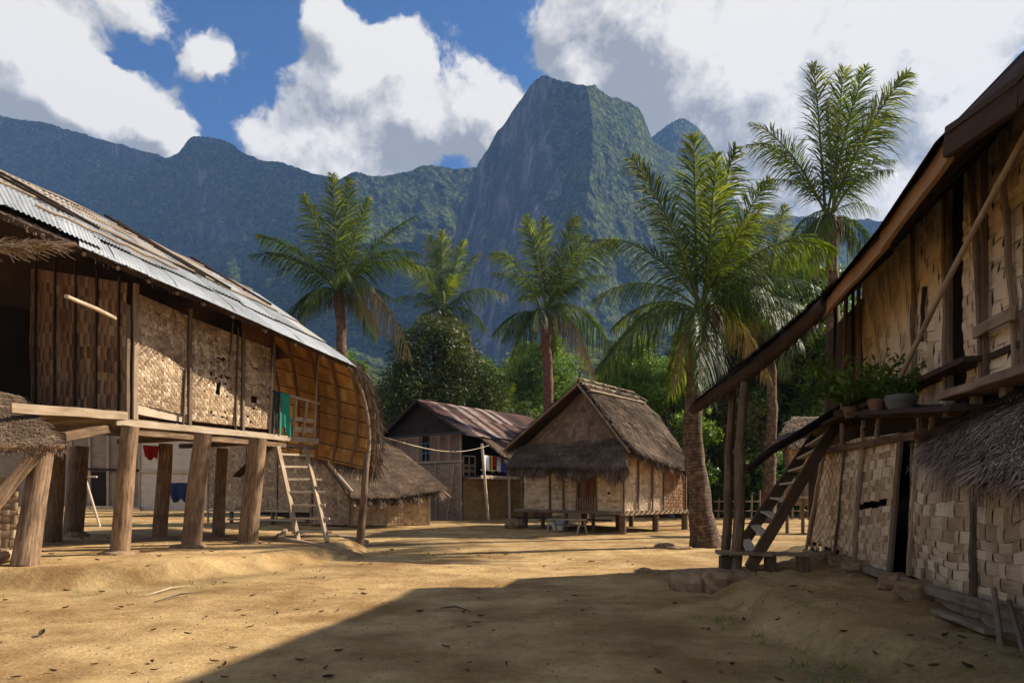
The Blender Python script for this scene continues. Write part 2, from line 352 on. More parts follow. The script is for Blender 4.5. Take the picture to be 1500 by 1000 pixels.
def lerp(a, b, t): return Vector(a) * (1 - t) + Vector(b) * t
def bil(P00, P10, P11, P01, u, v):
    P00, P10, P11, P01 = (np.array(tuple(p), float) for p in (P00, P10, P11, P01))
    u = np.asarray(u)[..., None]; v = np.asarray(v)[..., None]
    return P00*(1-u)*(1-v) + P10*u*(1-v) + P11*u*v + P01*(1-u)*v

def weave(P00, P10, P11, P01, cell, n, per=4, shift=1, bulge=.01, tone=(.35, .95), seed=0, cellv=None, holes=None, warp=.15, vt=0.0, ragged=0, bowl=0, back=.8, vf=.5):
    """plaited bamboo panel: every strip that shows is a small arched patch, over backing strips painted dark for the shaded gaps."""
    rnd = random.Random(seed); mb = MB(); n = np.array(n, float)
    W = (Vector(P10) - Vector(P00)).length * .5 + (Vector(P11) - Vector(P01)).length * .5
    H = (Vector(P01) - Vector(P00)).length * .5 + (Vector(P11) - Vector(P10)).length * .5
    nu, nv = max(2, round(W / cell)), max(2, round(H / (cellv or cell)))
    ub = np.cumsum([0] + [1 + rnd.uniform(-.28, .28) for _ in range(nu)]); ub /= ub[-1]
    vb = np.cumsum([0] + [1 + rnd.uniform(-.28, .28) for _ in range(nv)]); vb /= vb[-1]
    def pos(u, v, h):
        wu = (float(vnoise(u*nu*.18 + seed, v*nv*.18, 0, seed)) - .5) * warp / nu * 4
        wv = (float(vnoise(u*nu*.18, v*nv*.18 + seed, 7, seed + 3)) - .5) * warp / nv * 4
        eu, ev = min(1, 6*u, 6*(1-u)), min(1, 6*v, 6*(1-v))
        p = bil(P00, P10, P11, P01, u + wu*eu, v + wv*ev)
        sag = (float(vnoise(u*W*1.3 + 3, v*H*1.3, 2, seed + 9)) - .5) * .05 + bowl * math.sin(math.pi*u) * math.sin(math.pi*v)
        return p + n * (h + sag)
    hs = set()
    if holes:
        for i in range(nu):
            for j in range(nv):
                if holes((ub[i]+ub[i+1])/2, (vb[j]+vb[j+1])/2, rnd): hs.add((i, j))
    over = lambda i, j: ((i + j*shift) % per) < per * vf
    colt = [rnd.random() for _ in range(nu)]; rowt = [rnd.random() for _ in range(nv)]
    t0, t1 = tone
    def run(fix, a, b_, vert):
        base = (colt[fix] if vert else rowt[fix]); t = t0 + (t1-t0) * min(1, max(0, .45*base + .55*rnd.random() + (vt if vert else 0)))
        g0, g1 = ((ub[fix], ub[fix+1]) if vert else (vb[fix], vb[fix+1])); gm = (g1-g0)*rnd.uniform(.0, .04); g0 += gm; g1 -= gm
        bb = vb if vert else ub
        c0, c1 = bb[a], bb[b_+1]; e = (bb[a+1]-bb[a])*.12; c0e, c1e = max(0, c0-e), min(1, c1+e)
        cs = [c0e, c0 + (c1-c0)*.2, (c0+c1)/2, c0 + (c1-c0)*.8, c1e]
        tilt = rnd.uniform(-.3, .3) * bulge
        hh = [-bulge*.5, bulge*.75, bulge, bulge*.75, -bulge*.5]
        rows = []
        for c, h in zip(cs, hh):
            rows.append([pos(g0, c, h + tilt), pos((g0+g1)/2, c, h + bulge*.1), pos(g1, c, h - tilt)] if vert else [pos(c, g0, h + tilt), pos(c, (g0+g1)/2, h + bulge*.22), pos(c, g1, h - tilt)])
        mb.grid(rows, t, smooth=True)
    for i in range(nu):
        j = 0
        while j < nv:
            if over(i, j) and (i, j) not in hs:
                k = j
                while k + 1 < nv and over(i, k+1) and (i, k+1) not in hs: k += 1
                run(i, j, k, True); j = k + 1
            else: j += 1
    for j in range(nv):
        i = 0
        while i < nu:
            if (not over(i, j)) and (i, j) not in hs:
                k = i
                while k + 1 < nu and not over(k+1, j) and (k+1, j) not in hs: k += 1
                run(j, i, k, False); i = k + 1
            else: i += 1
    q = []
    for j in range(nv):
        for i in range(nu):
            if (i, j) in hs: continue
            q.append([pos(ub[i], vb[j], -bulge*1.4), pos(ub[i+1], vb[j], -bulge*1.4), pos(ub[i+1], vb[j+1], -bulge*1.4), pos(ub[i], vb[j+1], -bulge*1.4)])
    mb.quads(q, t0*back)  # backing toned down to paint shade between the strips
    return mb

def thatch(surf, nstraw, length, width, tone=(.2, .8), lift=.05, courses=10, seed=0, base_t=.2, fringe=0, fringe_len=.25, nu=24, nv=12, jit=.35, thick=.12):
    """surf(u,v)->points, v=0 eave v=1 ridge. straw laid in courses down the slope plus a ragged fringe at the eave."""
    rg = np.random.default_rng(seed); mb = MB()
    U, Vv = np.meshgrid(np.linspace(0, 1, nu+1), np.linspace(0, 1, nv+1), indexing='ij')
    P = surf(U, Vv)
    e = 1e-3
    def frame(u, v):
        p = surf(u, v); du = surf(np.clip(u+e, 0, 1), v) - surf(np.clip(u-e, 0, 1), v); dv = surf(u, np.clip(v+e, 0, 1)) - surf(u, np.clip(v-e, 0, 1))
        du /= np.linalg.norm(du, axis=-1, keepdims=True) + 1e-9; dv /= np.linalg.norm(dv, axis=-1, keepdims=True) + 1e-9
        n = np.cross(du, dv); n /= np.linalg.norm(n, axis=-1, keepdims=True) + 1e-9
        n = np.where(n[..., 2:3] < 0, -n, n); return p, du, dv, n
    _, _, _, n0 = frame(U, Vv)
    mb.grid(P, base_t); mb.grid(P - n0 * thick, base_t*.8, flip=True)
    for ed in (lambda w: w[:, 0], lambda w: w[:, -1], lambda w: w[0], lambda w: w[-1]):
        mb.grid(np.stack([ed(P), ed(P - n0 * thick)]), base_t)
    u = rg.random(nstraw); k = rg.integers(0, courses, nstraw); v = (k + rg.random(nstraw)**2 * .9 + .05) / courses
    p, du, dv, n = frame(u, v)
    l = length * rg.uniform(.6, 1.4, nstraw)[:, None]; w = width * rg.uniform(.5, 1.5, nstraw)[:, None]
    side = rg.normal(0, jit, nstraw)[:, None]
    d = -dv + du * side; d /= np.linalg.norm(d, axis=1, keepdims=True)
    lf = lift * rg.uniform(.0, 1.0, nstraw)[:, None]
    s_ = np.cross(d, n); up0 = n * (.012 + lf*.3); up1 = n * (lf + .02)
    q = np.stack([p + up0 - s_*w/2, p + up0 + s_*w/2, p + d*l + up1 + s_*w/4, p + d*l + up1 - s_*w/4], 1)
    cl = vnoise(u*14 + seed, v*9, 0, seed)
    fr = (v*courses) % 1  # tone darkens toward each course's lower end, painting the layered shading
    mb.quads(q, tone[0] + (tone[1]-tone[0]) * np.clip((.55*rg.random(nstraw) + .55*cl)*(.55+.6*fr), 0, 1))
    if fringe:
        u = rg.random(fringe); v = rg.random(fringe) * .03; p, du, dv, n = frame(u, v)
        l = (fringe_len * rg.uniform(.3, 1.3, fringe) * (0.55 + .9*vnoise(u*17 + seed, 0, 0, seed)))[:, None]; w = width * rg.uniform(.5, 1.5, fringe)[:, None]
        d = -dv + du * rg.normal(0, .3, fringe)[:, None] + np.array([0, 0, -1]) * rg.uniform(.3, 1.6, fringe)[:, None]; d /= np.linalg.norm(d, axis=1, keepdims=True)
        p = p - n * rg.uniform(-.02, thick, fringe)[:, None]
        s_ = du
        q = np.stack([p - s_*w/2, p + s_*w/2, p + d*l + s_*w/5, p + d*l - s_*w/5], 1)
        mb.quads(q, tone[0] + (tone[1]-tone[0]) * rg.random(fringe) * .85)
    return mb

class Fr:      # a wall line in plan: O + a*s + n*o
    def __init__(s, O, a):
        s.O = Vector((*O, 0)); s.a = Vector((*a, 0)).normalized(); s.n = Vector((s.a.y, -s.a.x, 0))
    def __call__(s, t, o, z): return s.O + s.a*t + s.n*o + Vector((0, 0, z))
    def hit(s, px, py, o=0.0):
        d = Vector(((px-750)/F, 1, 0)); Y = (o + s.O.dot(s.n)) / d.dot(s.n); return D(px, py, Y)
    def s_of(s, p): return (Vector((p[0], p[1], 0)) - s.O).dot(s.a)
def A(p): return np.array(tuple(p), float)
def loft(rows):       # rows of control polylines, bottom (v=0) to top; bilinear interpolation
    rows = [np.array([tuple(p) for p in r], float) for r in rows]
    def f(u, v):
        u, v = np.broadcast_arrays(np.asarray(u, float), np.asarray(v, float))
        def along(r):
            x = u * (len(r)-1); i = np.clip(np.floor(x).astype(int), 0, len(r)-2); t = (x-i)[..., None]; return r[i]*(1-t) + r[i+1]*t
        A_ = np.stack([along(r) for r in rows]); x = v * (len(rows)-1); i = np.clip(np.floor(x).astype(int), 0, len(rows)-2); t = (x-i)[..., None]
        a = np.take_along_axis(A_, i[None, ..., None], 0)[0]; b_ = np.take_along_axis(A_, (i+1)[None, ..., None], 0)[0]
        return a*(1-t) + b_*t
    return f
def smooth_rows(pts, n):           # Catmull-Rom through control points
    P = [np.array(tuple(p), float) for p in pts]; P = [2*P[0]-P[1]] + P + [2*P[-1]-P[-2]]; out = []
    m = len(P) - 3
    for k in range(n+1):
        x = k/n*m; i = min(int(x), m-1); t = x-i; p0, p1, p2, p3 = P[i:i+4]
        out.append(.5*((2*p1) + (-p0+p2)*t + (2*p0-5*p1+4*p2-p3)*t*t + (-p0+3*p1-3*p2+p3)*t**3))
    return out
def corr(surf, u0, u1, v0, v1, lift, pitch=.08, amp=.014, t=.5, W=1.0, nv=4, bend=0, slip=0):
    """one corrugated sheet on surf(u,v): ridges run down the slope"""
    nw = max(2, int(round((u1-u0) * W / pitch))); us = np.linspace(u0, u1, nw*4 + 1); vs = np.linspace(v0, v1, nv+1)
    U, Vv = np.meshgrid(us, vs, indexing='ij'); P = surf(np.clip(U, 0, 1), Vv + slip*(U-u0))
    rel = np.clip(U, 0, 1); e = 1e-3
    du = surf(np.clip(rel+e, 0, 1), Vv) - surf(np.clip(rel-e, 0, 1), Vv); dv = surf(rel, np.clip(Vv+e, 0, 1)) - surf(rel, np.clip(Vv-e, 0, 1))
    n = np.cross(du, dv); n /= np.linalg.norm(n, axis=-1, keepdims=True) + 1e-12; n = np.where(n[..., 2:3] < 0, -n, n)
    ph = (U-u0)/(u1-u0)*nw*2*np.pi
    P = P + n * (lift + amp*np.sin(ph) + bend*(Vv-v0))[..., None]
    uv = np.stack([(Vv-v0)*3, (U-u0)*W], -1) + RNG.random(2)*60
    return P, uv, t

# ------------------------------------------------------------------ ground
def poly_inside_dist(X, Y, poly):
    P = np.array(poly, float); ins = np.zeros(X.shape, bool); dist = np.full(X.shape, 1e9)
    for i in range(len(P)):
        a, b_ = P[i], P[(i+1) % len(P)]
        with np.errstate(divide='ignore', invalid='ignore'):
            c = ((a[1] > Y) != (b_[1] > Y)) & (X < (b_[0]-a[0]) * (Y-a[1]) / (b_[1]-a[1] + 1e-12) + a[0])
        ins ^= c
        ab = b_-a; t = np.clip(((X-a[0])*ab[0] + (Y-a[1])*ab[1]) / (ab@ab), 0, 1)
        dist = np.minimum(dist, np.hypot(X-a[0]-t*ab[0], Y-a[1]-t*ab[1]))
    return np.where(ins, dist, -dist)
PL = [(-40, 8.7), (-9, 9.2), (-7, 9.6), (-5.6, 10.0), (-4.6, 11.2), (-3.9, 13.2), (-3.3, 15.2), (-3.5, 17.2), (-6, 21), (-12, 24), (-40, 27)]
PR = [(2.9, 2), (2.65, 5), (2.5, 7.5), (2.6, 9.1), (3.1, 10.4), (4.2, 11.6), (5.2, 13), (6, 16), (12, 17), (14, 2)]
def gz(X, Y):
    X, Y = np.asarray(X, float), np.asarray(Y, float)
    wob = (fbm(X*.9, Y*.9, 0, 4, 5) - .5)
    near = np.exp(-np.maximum(0, Y-30)/30)
    z = (fbm(X*.35, Y*.35, 0, 4, 1) - .5)*.05*near + (fbm(X*1.7, Y*1.7, 0, 4, 2) - .5)*.022*near + (fbm(X*6, Y*6, 0, 3, 12)-.5)*.018*near
    dl = poly_inside_dist(X, Y, PL) + wob*.9; dr = poly_inside_dist(X, Y, PR) + wob*.8
    z = z + .27*sstep(dl, -.05, .6) + .25*sstep(dr, -.1, .6) + (.14*(fbm(X*4.5, Y*4.5, 0, 5, 21, .62)-.5))*(sstep(dr, -.3, .3)+sstep(dl, -.3, .2)*sstep(-dl, -1.2, 0)*.5)
    z = z + .22*sstep(Y, 22, 36) + .8*sstep(Y, 60, 200)*sstep(np.abs(X), 0, 50)
    return z
def gz1(x, y): return float(gz(np.array([x]), np.array([y]))[0])
def on(p, dz=0.0): return Vector((p[0], p[1], gz1(p[0], p[1]) + dz))
def build_ground():
    ys = np.concatenate([np.linspace(-40, 1.5, 20), 1.5 + np.cumsum(.045 * 1.0168**np.arange(430))])
    ys = ys[ys < 5000]; ys = np.concatenate([ys, [6000]])
    xs = np.linspace(-1, 1, 561); xs = np.sinh(xs*6.6) / np.sinh(6.6) * 5000 * .999
    # finer centre
    xs = np.unique(np.concatenate([np.linspace(-11, 8, 330), xs[(xs < -11) | (xs > 8)]]))
    X, Y = np.meshgrid(xs, ys, indexing='ij'); Z = gz(X, Y)
    moss = np.clip(sstep(-poly_inside_dist(X, Y, PL), -1.0, 0.2)*sstep(-poly_inside_dist(X, Y, PL), 2.6, 0.6)*.9 + sstep(Y, 13, 19)*.8 + sstep(-poly_inside_dist(X, Y, PR), 2.2, .1)*1.5, 0, 1.4)
    mb = MB(); mc = (moss[:-1, :-1])
    mb.grid(np.stack([X, Y, Z], -1), mc.reshape(-1), uvs=np.stack([X, Y], -1), flip=True)
    o = mb.build('ground', mat('packed_earth', 'ground', rough=.95, spec=.1)); o['kind'] = 'structure'
build_ground()

# ------------------------------------------------------------------ mountains
def mountain(name, sil, x0, x1, nx, nv, base_y, Dfun, m, seed, amp=(14, 5), rocky=None, back=250, cano=6.0):
    sx, sy = np.array([p[0] for p in sil], float), np.array([p[1] for p in sil], float)
    px = np.linspace(x0, x1, nx); top = np.interp(px, sx, sy)
    k = np.ones(3)/3; top = np.convolve(np.pad(top, 1, 'edge'), k, 'valid')
    v = np.linspace(0, 1, nv)
    PX, VV = np.meshgrid(px, v, indexing='ij'); PY = base_y + (top[:, None]-base_y)*VV
    Dd = Dfun(PX, VV)
    X = (PX-750)/F*Dd; Z = EYE + (HOR-PY)/F*Dd; Y = Dd.copy()
    n1 = 1 - 2*np.abs(fbm(X/95+seed, Y/95, Z/130, 5, seed, .55) - .5)*2; n1 = (n1 - n1.mean())*.9; rib = fbm(X/26, Y/26, Z/150, 5, seed+4, .6) - .5
    c1 = fbm(X/cano, Y/cano, Z/cano, 2, seed+8) - .5
    rk = rocky(PX, VV) if rocky else np.zeros_like(PX)
    fade = 1 - .8*VV**5
    Y = Y + (n1*amp[0]*4 + rib*amp[1]*5*(.5+rk))*fade + c1*cano*.9*(1.15-rk)
    Z = Z + (c1*cano*1.3)*(1.1-rk) + (fbm(X/30, Y/30, 0, 3, seed+6)-.5)*6
    P = np.stack([X, Y, Z], -1)
    b1 = P[:, -1:] + np.array([0, back*.4, -25.0]); b2 = P[:, -1:] + np.array([0, back, 0]); b2[..., 2] = -5
    P = np.concatenate([P, b1, b2], 1)
    mb = MB(); rkf = np.concatenate([rk, rk[:, -1:], rk[:, -1:]], 1)
    mb.grid(P, rkf[:-1, :-1].reshape(-1), uvs=P[..., :2]*.01)
    o = mb.build(name, m); o['kind'] = 'structure'; return o
mt_m = mat('karst_forest', 'mountain', r0=.60, rough=1, spec=.05)
mt_far = mat('ridge_forest', 'mountain', r0=.66, rough=1, spec=.05)
def Dk(px, v):
    xn = 905 - 75*v - 30*np.sin(v*5)
    return 800 + np.where(px < xn, .95*(xn-px), .55*(px-xn)) + 230*v + 150*np.clip(px-xn, 0, 400)/200*v
mountain('mountain', [(640, 560), (655, 480), (668, 330), (680, 290), (692, 262), (700, 240), (714, 222), (728, 195), (742, 178), (752, 160), (765, 142), (775, 127), (784, 116), (792, 112), (803, 112), (815, 117), (835, 121), (860, 126), (872, 124), (880, 131), (892, 140), (905, 144), (920, 150), (934, 156), (942, 166), (948, 184), (955, 204), (968, 214), (985, 224), (1000, 232), (1030, 258), (1060, 300), (1120, 370), (1250, 470), (1400, 560)],
         640, 1400, 620, 330, 600, Dk, mt_m, 3, amp=(4.5, 4.5), rocky=lambda px, v: np.clip(sstep(905-75*v-px, -10, 70)*.42 + sstep(vnoise(px/42, v*4, 0, 31), .6, .8)*.30*(v < .62), 0, 1))
def Dr(px, v):
    return 640 + 620*(1-(1-v)**1.8) + 90*np.sin(px/95)*(1-v*.5) + .35*np.abs(px-520)
mountain('mountain', [(-700, 120), (-300, 150), (-60, 160), (0, 170), (60, 178), (100, 190), (150, 203), (200, 218), (245, 230), (262, 222), (275, 203), (300, 199), (320, 203), (335, 209), (355, 222), (380, 234), (410, 236), (430, 243), (450, 250), (475, 257), (497, 262), (520, 250), (533, 253), (545, 259), (575, 256), (600, 251), (622, 243), (640, 243), (665, 249), (700, 245), (760, 255), (900, 300), (1400, 330), (2200, 300)],
         -700, 2200, 900, 260, 600, Dr, mt_far, 11, amp=(8, 4), rocky=lambda px, v: sstep(vnoise(px/60, v*6, 0, 9), .62, .85)*.34*(px < 420), back=400)
mountain('mountain', [(900, 330), (930, 235), (948, 205), (960, 196), (972, 186), (985, 178), (997, 173), (1008, 175), (1020, 184), (1032, 196), (1044, 214), (1055, 240), (1075, 290), (1120, 350)],
         900, 1120, 130, 90, 560, lambda px, v: 1350 + .9*np.abs(px-985) + 200*v, mt_far, 23, amp=(8, 4), back=200)
mountain('hill', [(-900, 500), (0, 470), (330, 455), (450, 500), (560, 540), (700, 545), (760, 520), (860, 505), (1000, 480), (1200, 470), (1700, 450), (2400, 420)],
         -900, 2400, 900, 110, 735, lambda px, v: 210 + 260*v + 35*np.sin(px/130), mt_far, 41, amp=(5, 1), cano=5.5, back=120)

# ------------------------------------------------------------------ haze
def build_haze():
    mb = MB(); x, y0, y1, z0, z1 = 3300, -150, 2600, -7, 860
    c = [V(-x, y0, z0), V(x, y0, z0), V(x, y1, z0), V(-x, y1, z0), V(-x, y0, z1), V(x, y0, z1), V(x, y1, z1), V(-x, y1, z1)]
    for f in ((0, 3, 2, 1), (4, 5, 6, 7), (0, 1, 5, 4), (1, 2, 6, 5), (2, 3, 7, 6), (3, 0, 4, 7)): mb.quads([[A(c[i]) for i in f]], .5)
    m = bpy.data.materials.new('haze'); m.use_nodes = True; N = m.node_tree.nodes; N.clear()
    o = N.new('ShaderNodeOutputMaterial'); p = N.new('ShaderNodeVolumePrincipled'); m.node_tree.links.new(p.outputs[0], o.inputs['Volume'])
    p.inputs['Color'].default_value = (.25, .47, .95, 1); p.inputs['Density'].default_value = .00015; p.inputs['Anisotropy'].default_value = .1
    m.cycles.homogeneous_volume = True
    ob = mb.build('haze', m); ob['kind'] = 'stuff'
build_haze()

# ------------------------------------------------------------------ palms
def frond(p0, tip, rise, twist, old, rs, wid=1.0, dens=100, nlen=.93, face=0.0):
    """one feather leaf: a curved midrib from p0 to tip, leaflets in two rows"""
    rg = np.random.default_rng(rs); rise = rise*1.35 + .085; p0, tip = A(p0), A(tip); L_ = np.linalg.norm(tip-p0)
    c = (p0+tip)/2 + np.array([0, 0, 1.0])*rise*L_ ; c = c*.8 + (p0 + (tip-p0)*.35 + np.array([0, 0, rise*L_]))*.2
    bez = lambda t: ((1-t)**2)[:, None]*p0 + (2*t*(1-t))[:, None]*c + (t**2)[:, None]*tip
    dbz = lambda t: (2*(1-t))[:, None]*(c-p0) + (2*t)[:, None]*(tip-c)
    ts = np.linspace(0, 1, 12); mb = MB()
    mb.tube(bez(ts), np.linspace(.045, .007, 12)*L_/4, 5, .75 if not old else .5, cap=False)
    t = np.clip(np.linspace(.13, .995, dens) + rg.normal(0, .004, dens), 0, 1); P = bez(t); T = dbz(t); T /= np.linalg.norm(T, axis=1)[:, None]
    B = np.cross(T, [0, 0, 1.0]); nb = np.linalg.norm(B, axis=1)[:, None]; Bi = np.cross(T, [0, -1.0, 0]); Bi /= np.linalg.norm(Bi, axis=1)[:, None] + 1e-6
    B /= nb + 1e-6; B = np.where((B*Bi).sum(1, keepdims=True) < 0, -B, B)
    wv = np.clip((1.0-nb)*1.8 + face, 0, 1); B = B*(1-wv) + Bi*wv; B /= np.linalg.norm(B, axis=1)[:, None]
    N_ = np.cross(B, T); ct, st = math.cos(twist), math.sin(twist); B, N_ = B*ct + N_*st, N_*ct - B*st
    N_ = np.where(N_[:, 2:3] < -.2, -N_, N_)
    ll = L_ * .25 * nlen * (.62 if old else 1) * (.75 + .5*vnoise(t*9, rs*.37, 0, 4)) * np.clip(np.sin(np.pi*np.clip(t*.86+.12, 0, 1))**.6, .12, 1)
    for s_ in (-1, 1):
        l = (ll*rg.uniform(.8, 1.12, dens))[:, None]; al = R(34) + rg.normal(0, .16, dens)[:, None] + (t[:, None])*.40
        d = B*s_*np.cos(al) + T*np.sin(al) + N_*rg.uniform(.0, .35, (dens, 1)); d /= np.linalg.norm(d, axis=1)[:, None]
        uprt = abs(((tip-p0)/L_)[2]) if tip[2] > p0[2] else 0
        g = np.array([0, 0, -1.0])*(rg.uniform(.15, .6, (dens, 1)) + .8*(1-uprt) + (.5 if old else 0) + .25*(rg.random((dens, 1)) < .15))
        w = np.cross(d, N_); w /= np.linalg.norm(w, axis=1)[:, None]
        w0 = .0150*wid*L_/4*rg.uniform(.8, 1.2, dens)[:, None]
        rows = []
        for k, wk in ((0, .6), (.35, 1.0), (.7, .72), (1, .06)):
            q = P + d*l*k + g*l*k*k; rows.append(np.stack([q - w*w0*wk, q + w*w0*wk], 1))
        ft = rg.uniform(-.10, .10) + (.16 if tip[2] > p0[2] + .6*L_ else 0)
        tn = np.clip((.36 if not old else .40) + ft + rg.normal(0, .13, dens) + .22*t, 0, 1)
        for a_, b_ in zip(rows[:-1], rows[1:]): mb.quads(np.stack([a_[:, 0], a_[:, 1], b_[:, 1], b_[:, 0]], 1), tn)
    return mb
def palm(base, bpx, crown, Y, tips, r, label, seed, nback=9, Lr=4.0, bark=bark_palm, bend=.25, wid=1.0, hang=5, group='coconut palms of the village'):
    rnd = random.Random(seed); C_ = D(*crown, Y); b = Vector(base)
    t = thing('palm_tree', label, 'palm tree', tuple(b), group)
    pts = [b + (C_-b)*k + Vector((math.sin(k*math.pi)*bend, 0, 0)) + Vector((rnd.uniform(-.03, .03), 0, 0)) for k in np.linspace(-.02, 1.0, 26)]
    rad = [r*(1.0 + .75*math.exp(-k*9) + .18*math.exp(-((k-.97)/.06)**2) - .25*k) * (1 + .015*((i % 2)*2-1)) for i, k in enumerate(np.linspace(0, 1, 26))]
    MB().tube(pts, rad, 16, .5, rough=.20, seed=seed).build('trunk', bark, t)
    k = 0
    for tp in tips:
        px, py, dy, rise, old = (list(tp) + [0]*5)[:5]
        tip = D(px, py, Y + dy)
        frond(C_ + Vector((rnd.uniform(-.12, .12), rnd.uniform(-.1, .1), rnd.uniform(-.1, .15))), tip, rise, rnd.uniform(-.5, .5), old > .5, seed*100+k, wid, face=rnd.uniform(0, .6)).build('frond', leaf_old if old > .5 else leaf_palm, t); k += 1
    for i in range(nback):
        az = i/nback*2*math.pi + rnd.uniform(-.3, .3); el = rnd.choice([R(40), R(15), R(-5), R(-25)]) + rnd.uniform(-.15, .15); l = Lr*rnd.uniform(.75, 1.0)
        tip = C_ + Vector((math.cos(az)*math.cos(el)*l, math.sin(az)*math.cos(el)*l, math.sin(el)*l - .25*l))
        frond(C_, tip, .22, rnd.uniform(-.5, .5), rnd.random() < .2, seed*100+k, wid, face=rnd.uniform(0, .3)).build('frond', leaf_palm, t); k += 1
    mb = MB()     # ragged fibres and dead stalks hanging at the crown shaft
    for i in range(hang*10):
        az = rnd.uniform(0, 2*math.pi); l = rnd.uniform(.3, 1.0); p = C_ + Vector((math.cos(az)*r*1.1, math.sin(az)*r*1.1, rnd.uniform(-.4, .1)))
        q = p + Vector((math.cos(az)*.12, math.sin(az)*.12, -l)); mb.tube([p, (p+q)/2 + Vector((math.cos(az)*.1, math.sin(az)*.1, .06)), q], [.02, .014, .004], 4, rnd.uniform(.2, .8), cap=False)
    mb.build('dead_fibres', leaf_old, t)
    return t
G_ = 'coconut palms of the village'
# big palm at the right of the yard
pb = G(1036, 800, 0.02)
P4 = palm(pb, 0, (1028, 458), 18, [(925, 232, -.3, .10), (1016, 200, .2, .04), (1050, 225, -.4, .04), (1078, 214, .5, .06), (1128, 262, .2, .08), (1222, 368, .3, .28), (1196, 420, -1.2, .24),
      (868, 352, .5, .20), (868, 440, .6, .24), (912, 492, .6, .26), (1175, 505, -1.5, .30), (1130, 560, 1.0, .32, 1), (985, 575, -.5, .30, 1), (955, 300, .9, .1), (1102, 330, 1.2, .1), (1120, 300, -1.2, .08), (1148, 318, .9, .14)],
      .27, 'big coconut palm with swollen base on the right of the yard', 4, nback=7, Lr=3.3, bend=-.30, wid=1.0, hang=9)
P1 = palm(V(-8.4, 32, .2), 0, (497, 432), 32, [(445, 285, 0, .06), (487, 256, 0, .03), (512, 262, .5, .03), (541, 290, -.5, .05), (607, 318, 0, .10), (616, 372, -1, .22), (632, 398, 1.0, .25), (376, 345, 0, .10), (367, 372, -1, .16),
      (415, 488, 0, .34), (436, 470, -1.2, .28), (603, 526, -.6, .42, 1), (560, 490, .8, .30, 1), (545, 420, -2, .2)],
      .30, 'tall coconut palm rising behind the tin-roofed stilt house', 1, nback=6, Lr=3.2, bend=.3)
P2 = palm(V(-4.9, 49, .2), 0, (648, 458), 49, [(628, 345, 0, .03), (648, 338, .5, .03), (680, 352, 0, .05), (704, 370, .6, .10), (742, 432, 0, .24), (712, 482, -.8, .26), (590, 378, .4, .12), (575, 440, 0, .24), (598, 492, -.6, .28), (688, 505, -1, .24), (625, 410, -2, .2), (668, 400, -2, .2)],
      .28, 'coconut palm behind the round dark tree, left of centre', 2, nback=5, Lr=3.5)
P3 = palm(V(1.55, 34, .2), 0, (797, 460), 34, [(770, 316, 0, .05), (797, 318, .4, .03), (845, 318, .6, .06), (862, 345, 0, .1), (719, 372, 0, .26), (722, 400, .9, .2), (905, 352, 0, .16), (893, 404, -.8, .18), (735, 500, 0, .34), (900, 520, 0, .36), (872, 556, -.8, .36, 1), (748, 545, .6, .36)],
      .30, 'coconut palm with reddish trunk behind the thatched stilt hut', 3, nback=6, Lr=3.2, bark=bark_red, hang=8)
P5 = palm(V(10.9, 24, .2), 0, (1216, 318), 24, [(1192, 95, 0, .04), (1236, 100, .5, .03), (1268, 98, -.3, .04), (1331, 106, 0, .08), (1100, 180, .3, .16), (1094, 212, -.6, .22), (1112, 270, 1, .24), (1310, 235, .6, .2), (1290, 310, -.8, .28), (1150, 372, 0, .34), (1262, 380, .4, .32), (1212, 150, -1, .04), (1300, 165, 1, .1), (1195, 400, -1, .3, 1)],
      .26, 'tallest coconut palm, standing against the clouds on the right', 5, nback=5, Lr=3.4)
P7 = palm(V(11.2, 30, .2), 0, (1122, 440), 30, [(1060, 330, 0, .06), (1100, 310, .5, .05), (1150, 300, 0, .06), (1190, 345, 0, .12), (1218, 400, .4, .2), (1050, 420, .6, .2), (1060, 500, 0, .32), (1190, 500, 0, .34), (1150, 550, -.8, .3), (1090, 540, .6, .3, 1)],
      .24, 'coconut palm half hidden behind the big palm, crown touching it', 7, nback=3, Lr=3.0)
P6 = palm(V(-.6, 46, .2), 0, (735, 612), 46, [(698, 556, 0, .15), (720, 548, .3, .1), (752, 560, 0, .1), (778, 588, 0, .2), (690, 596, 0, .2), (790, 610, .5, .2)],
      .22, 'young low palm between the two back houses', 6, nback=6, Lr=3.2)

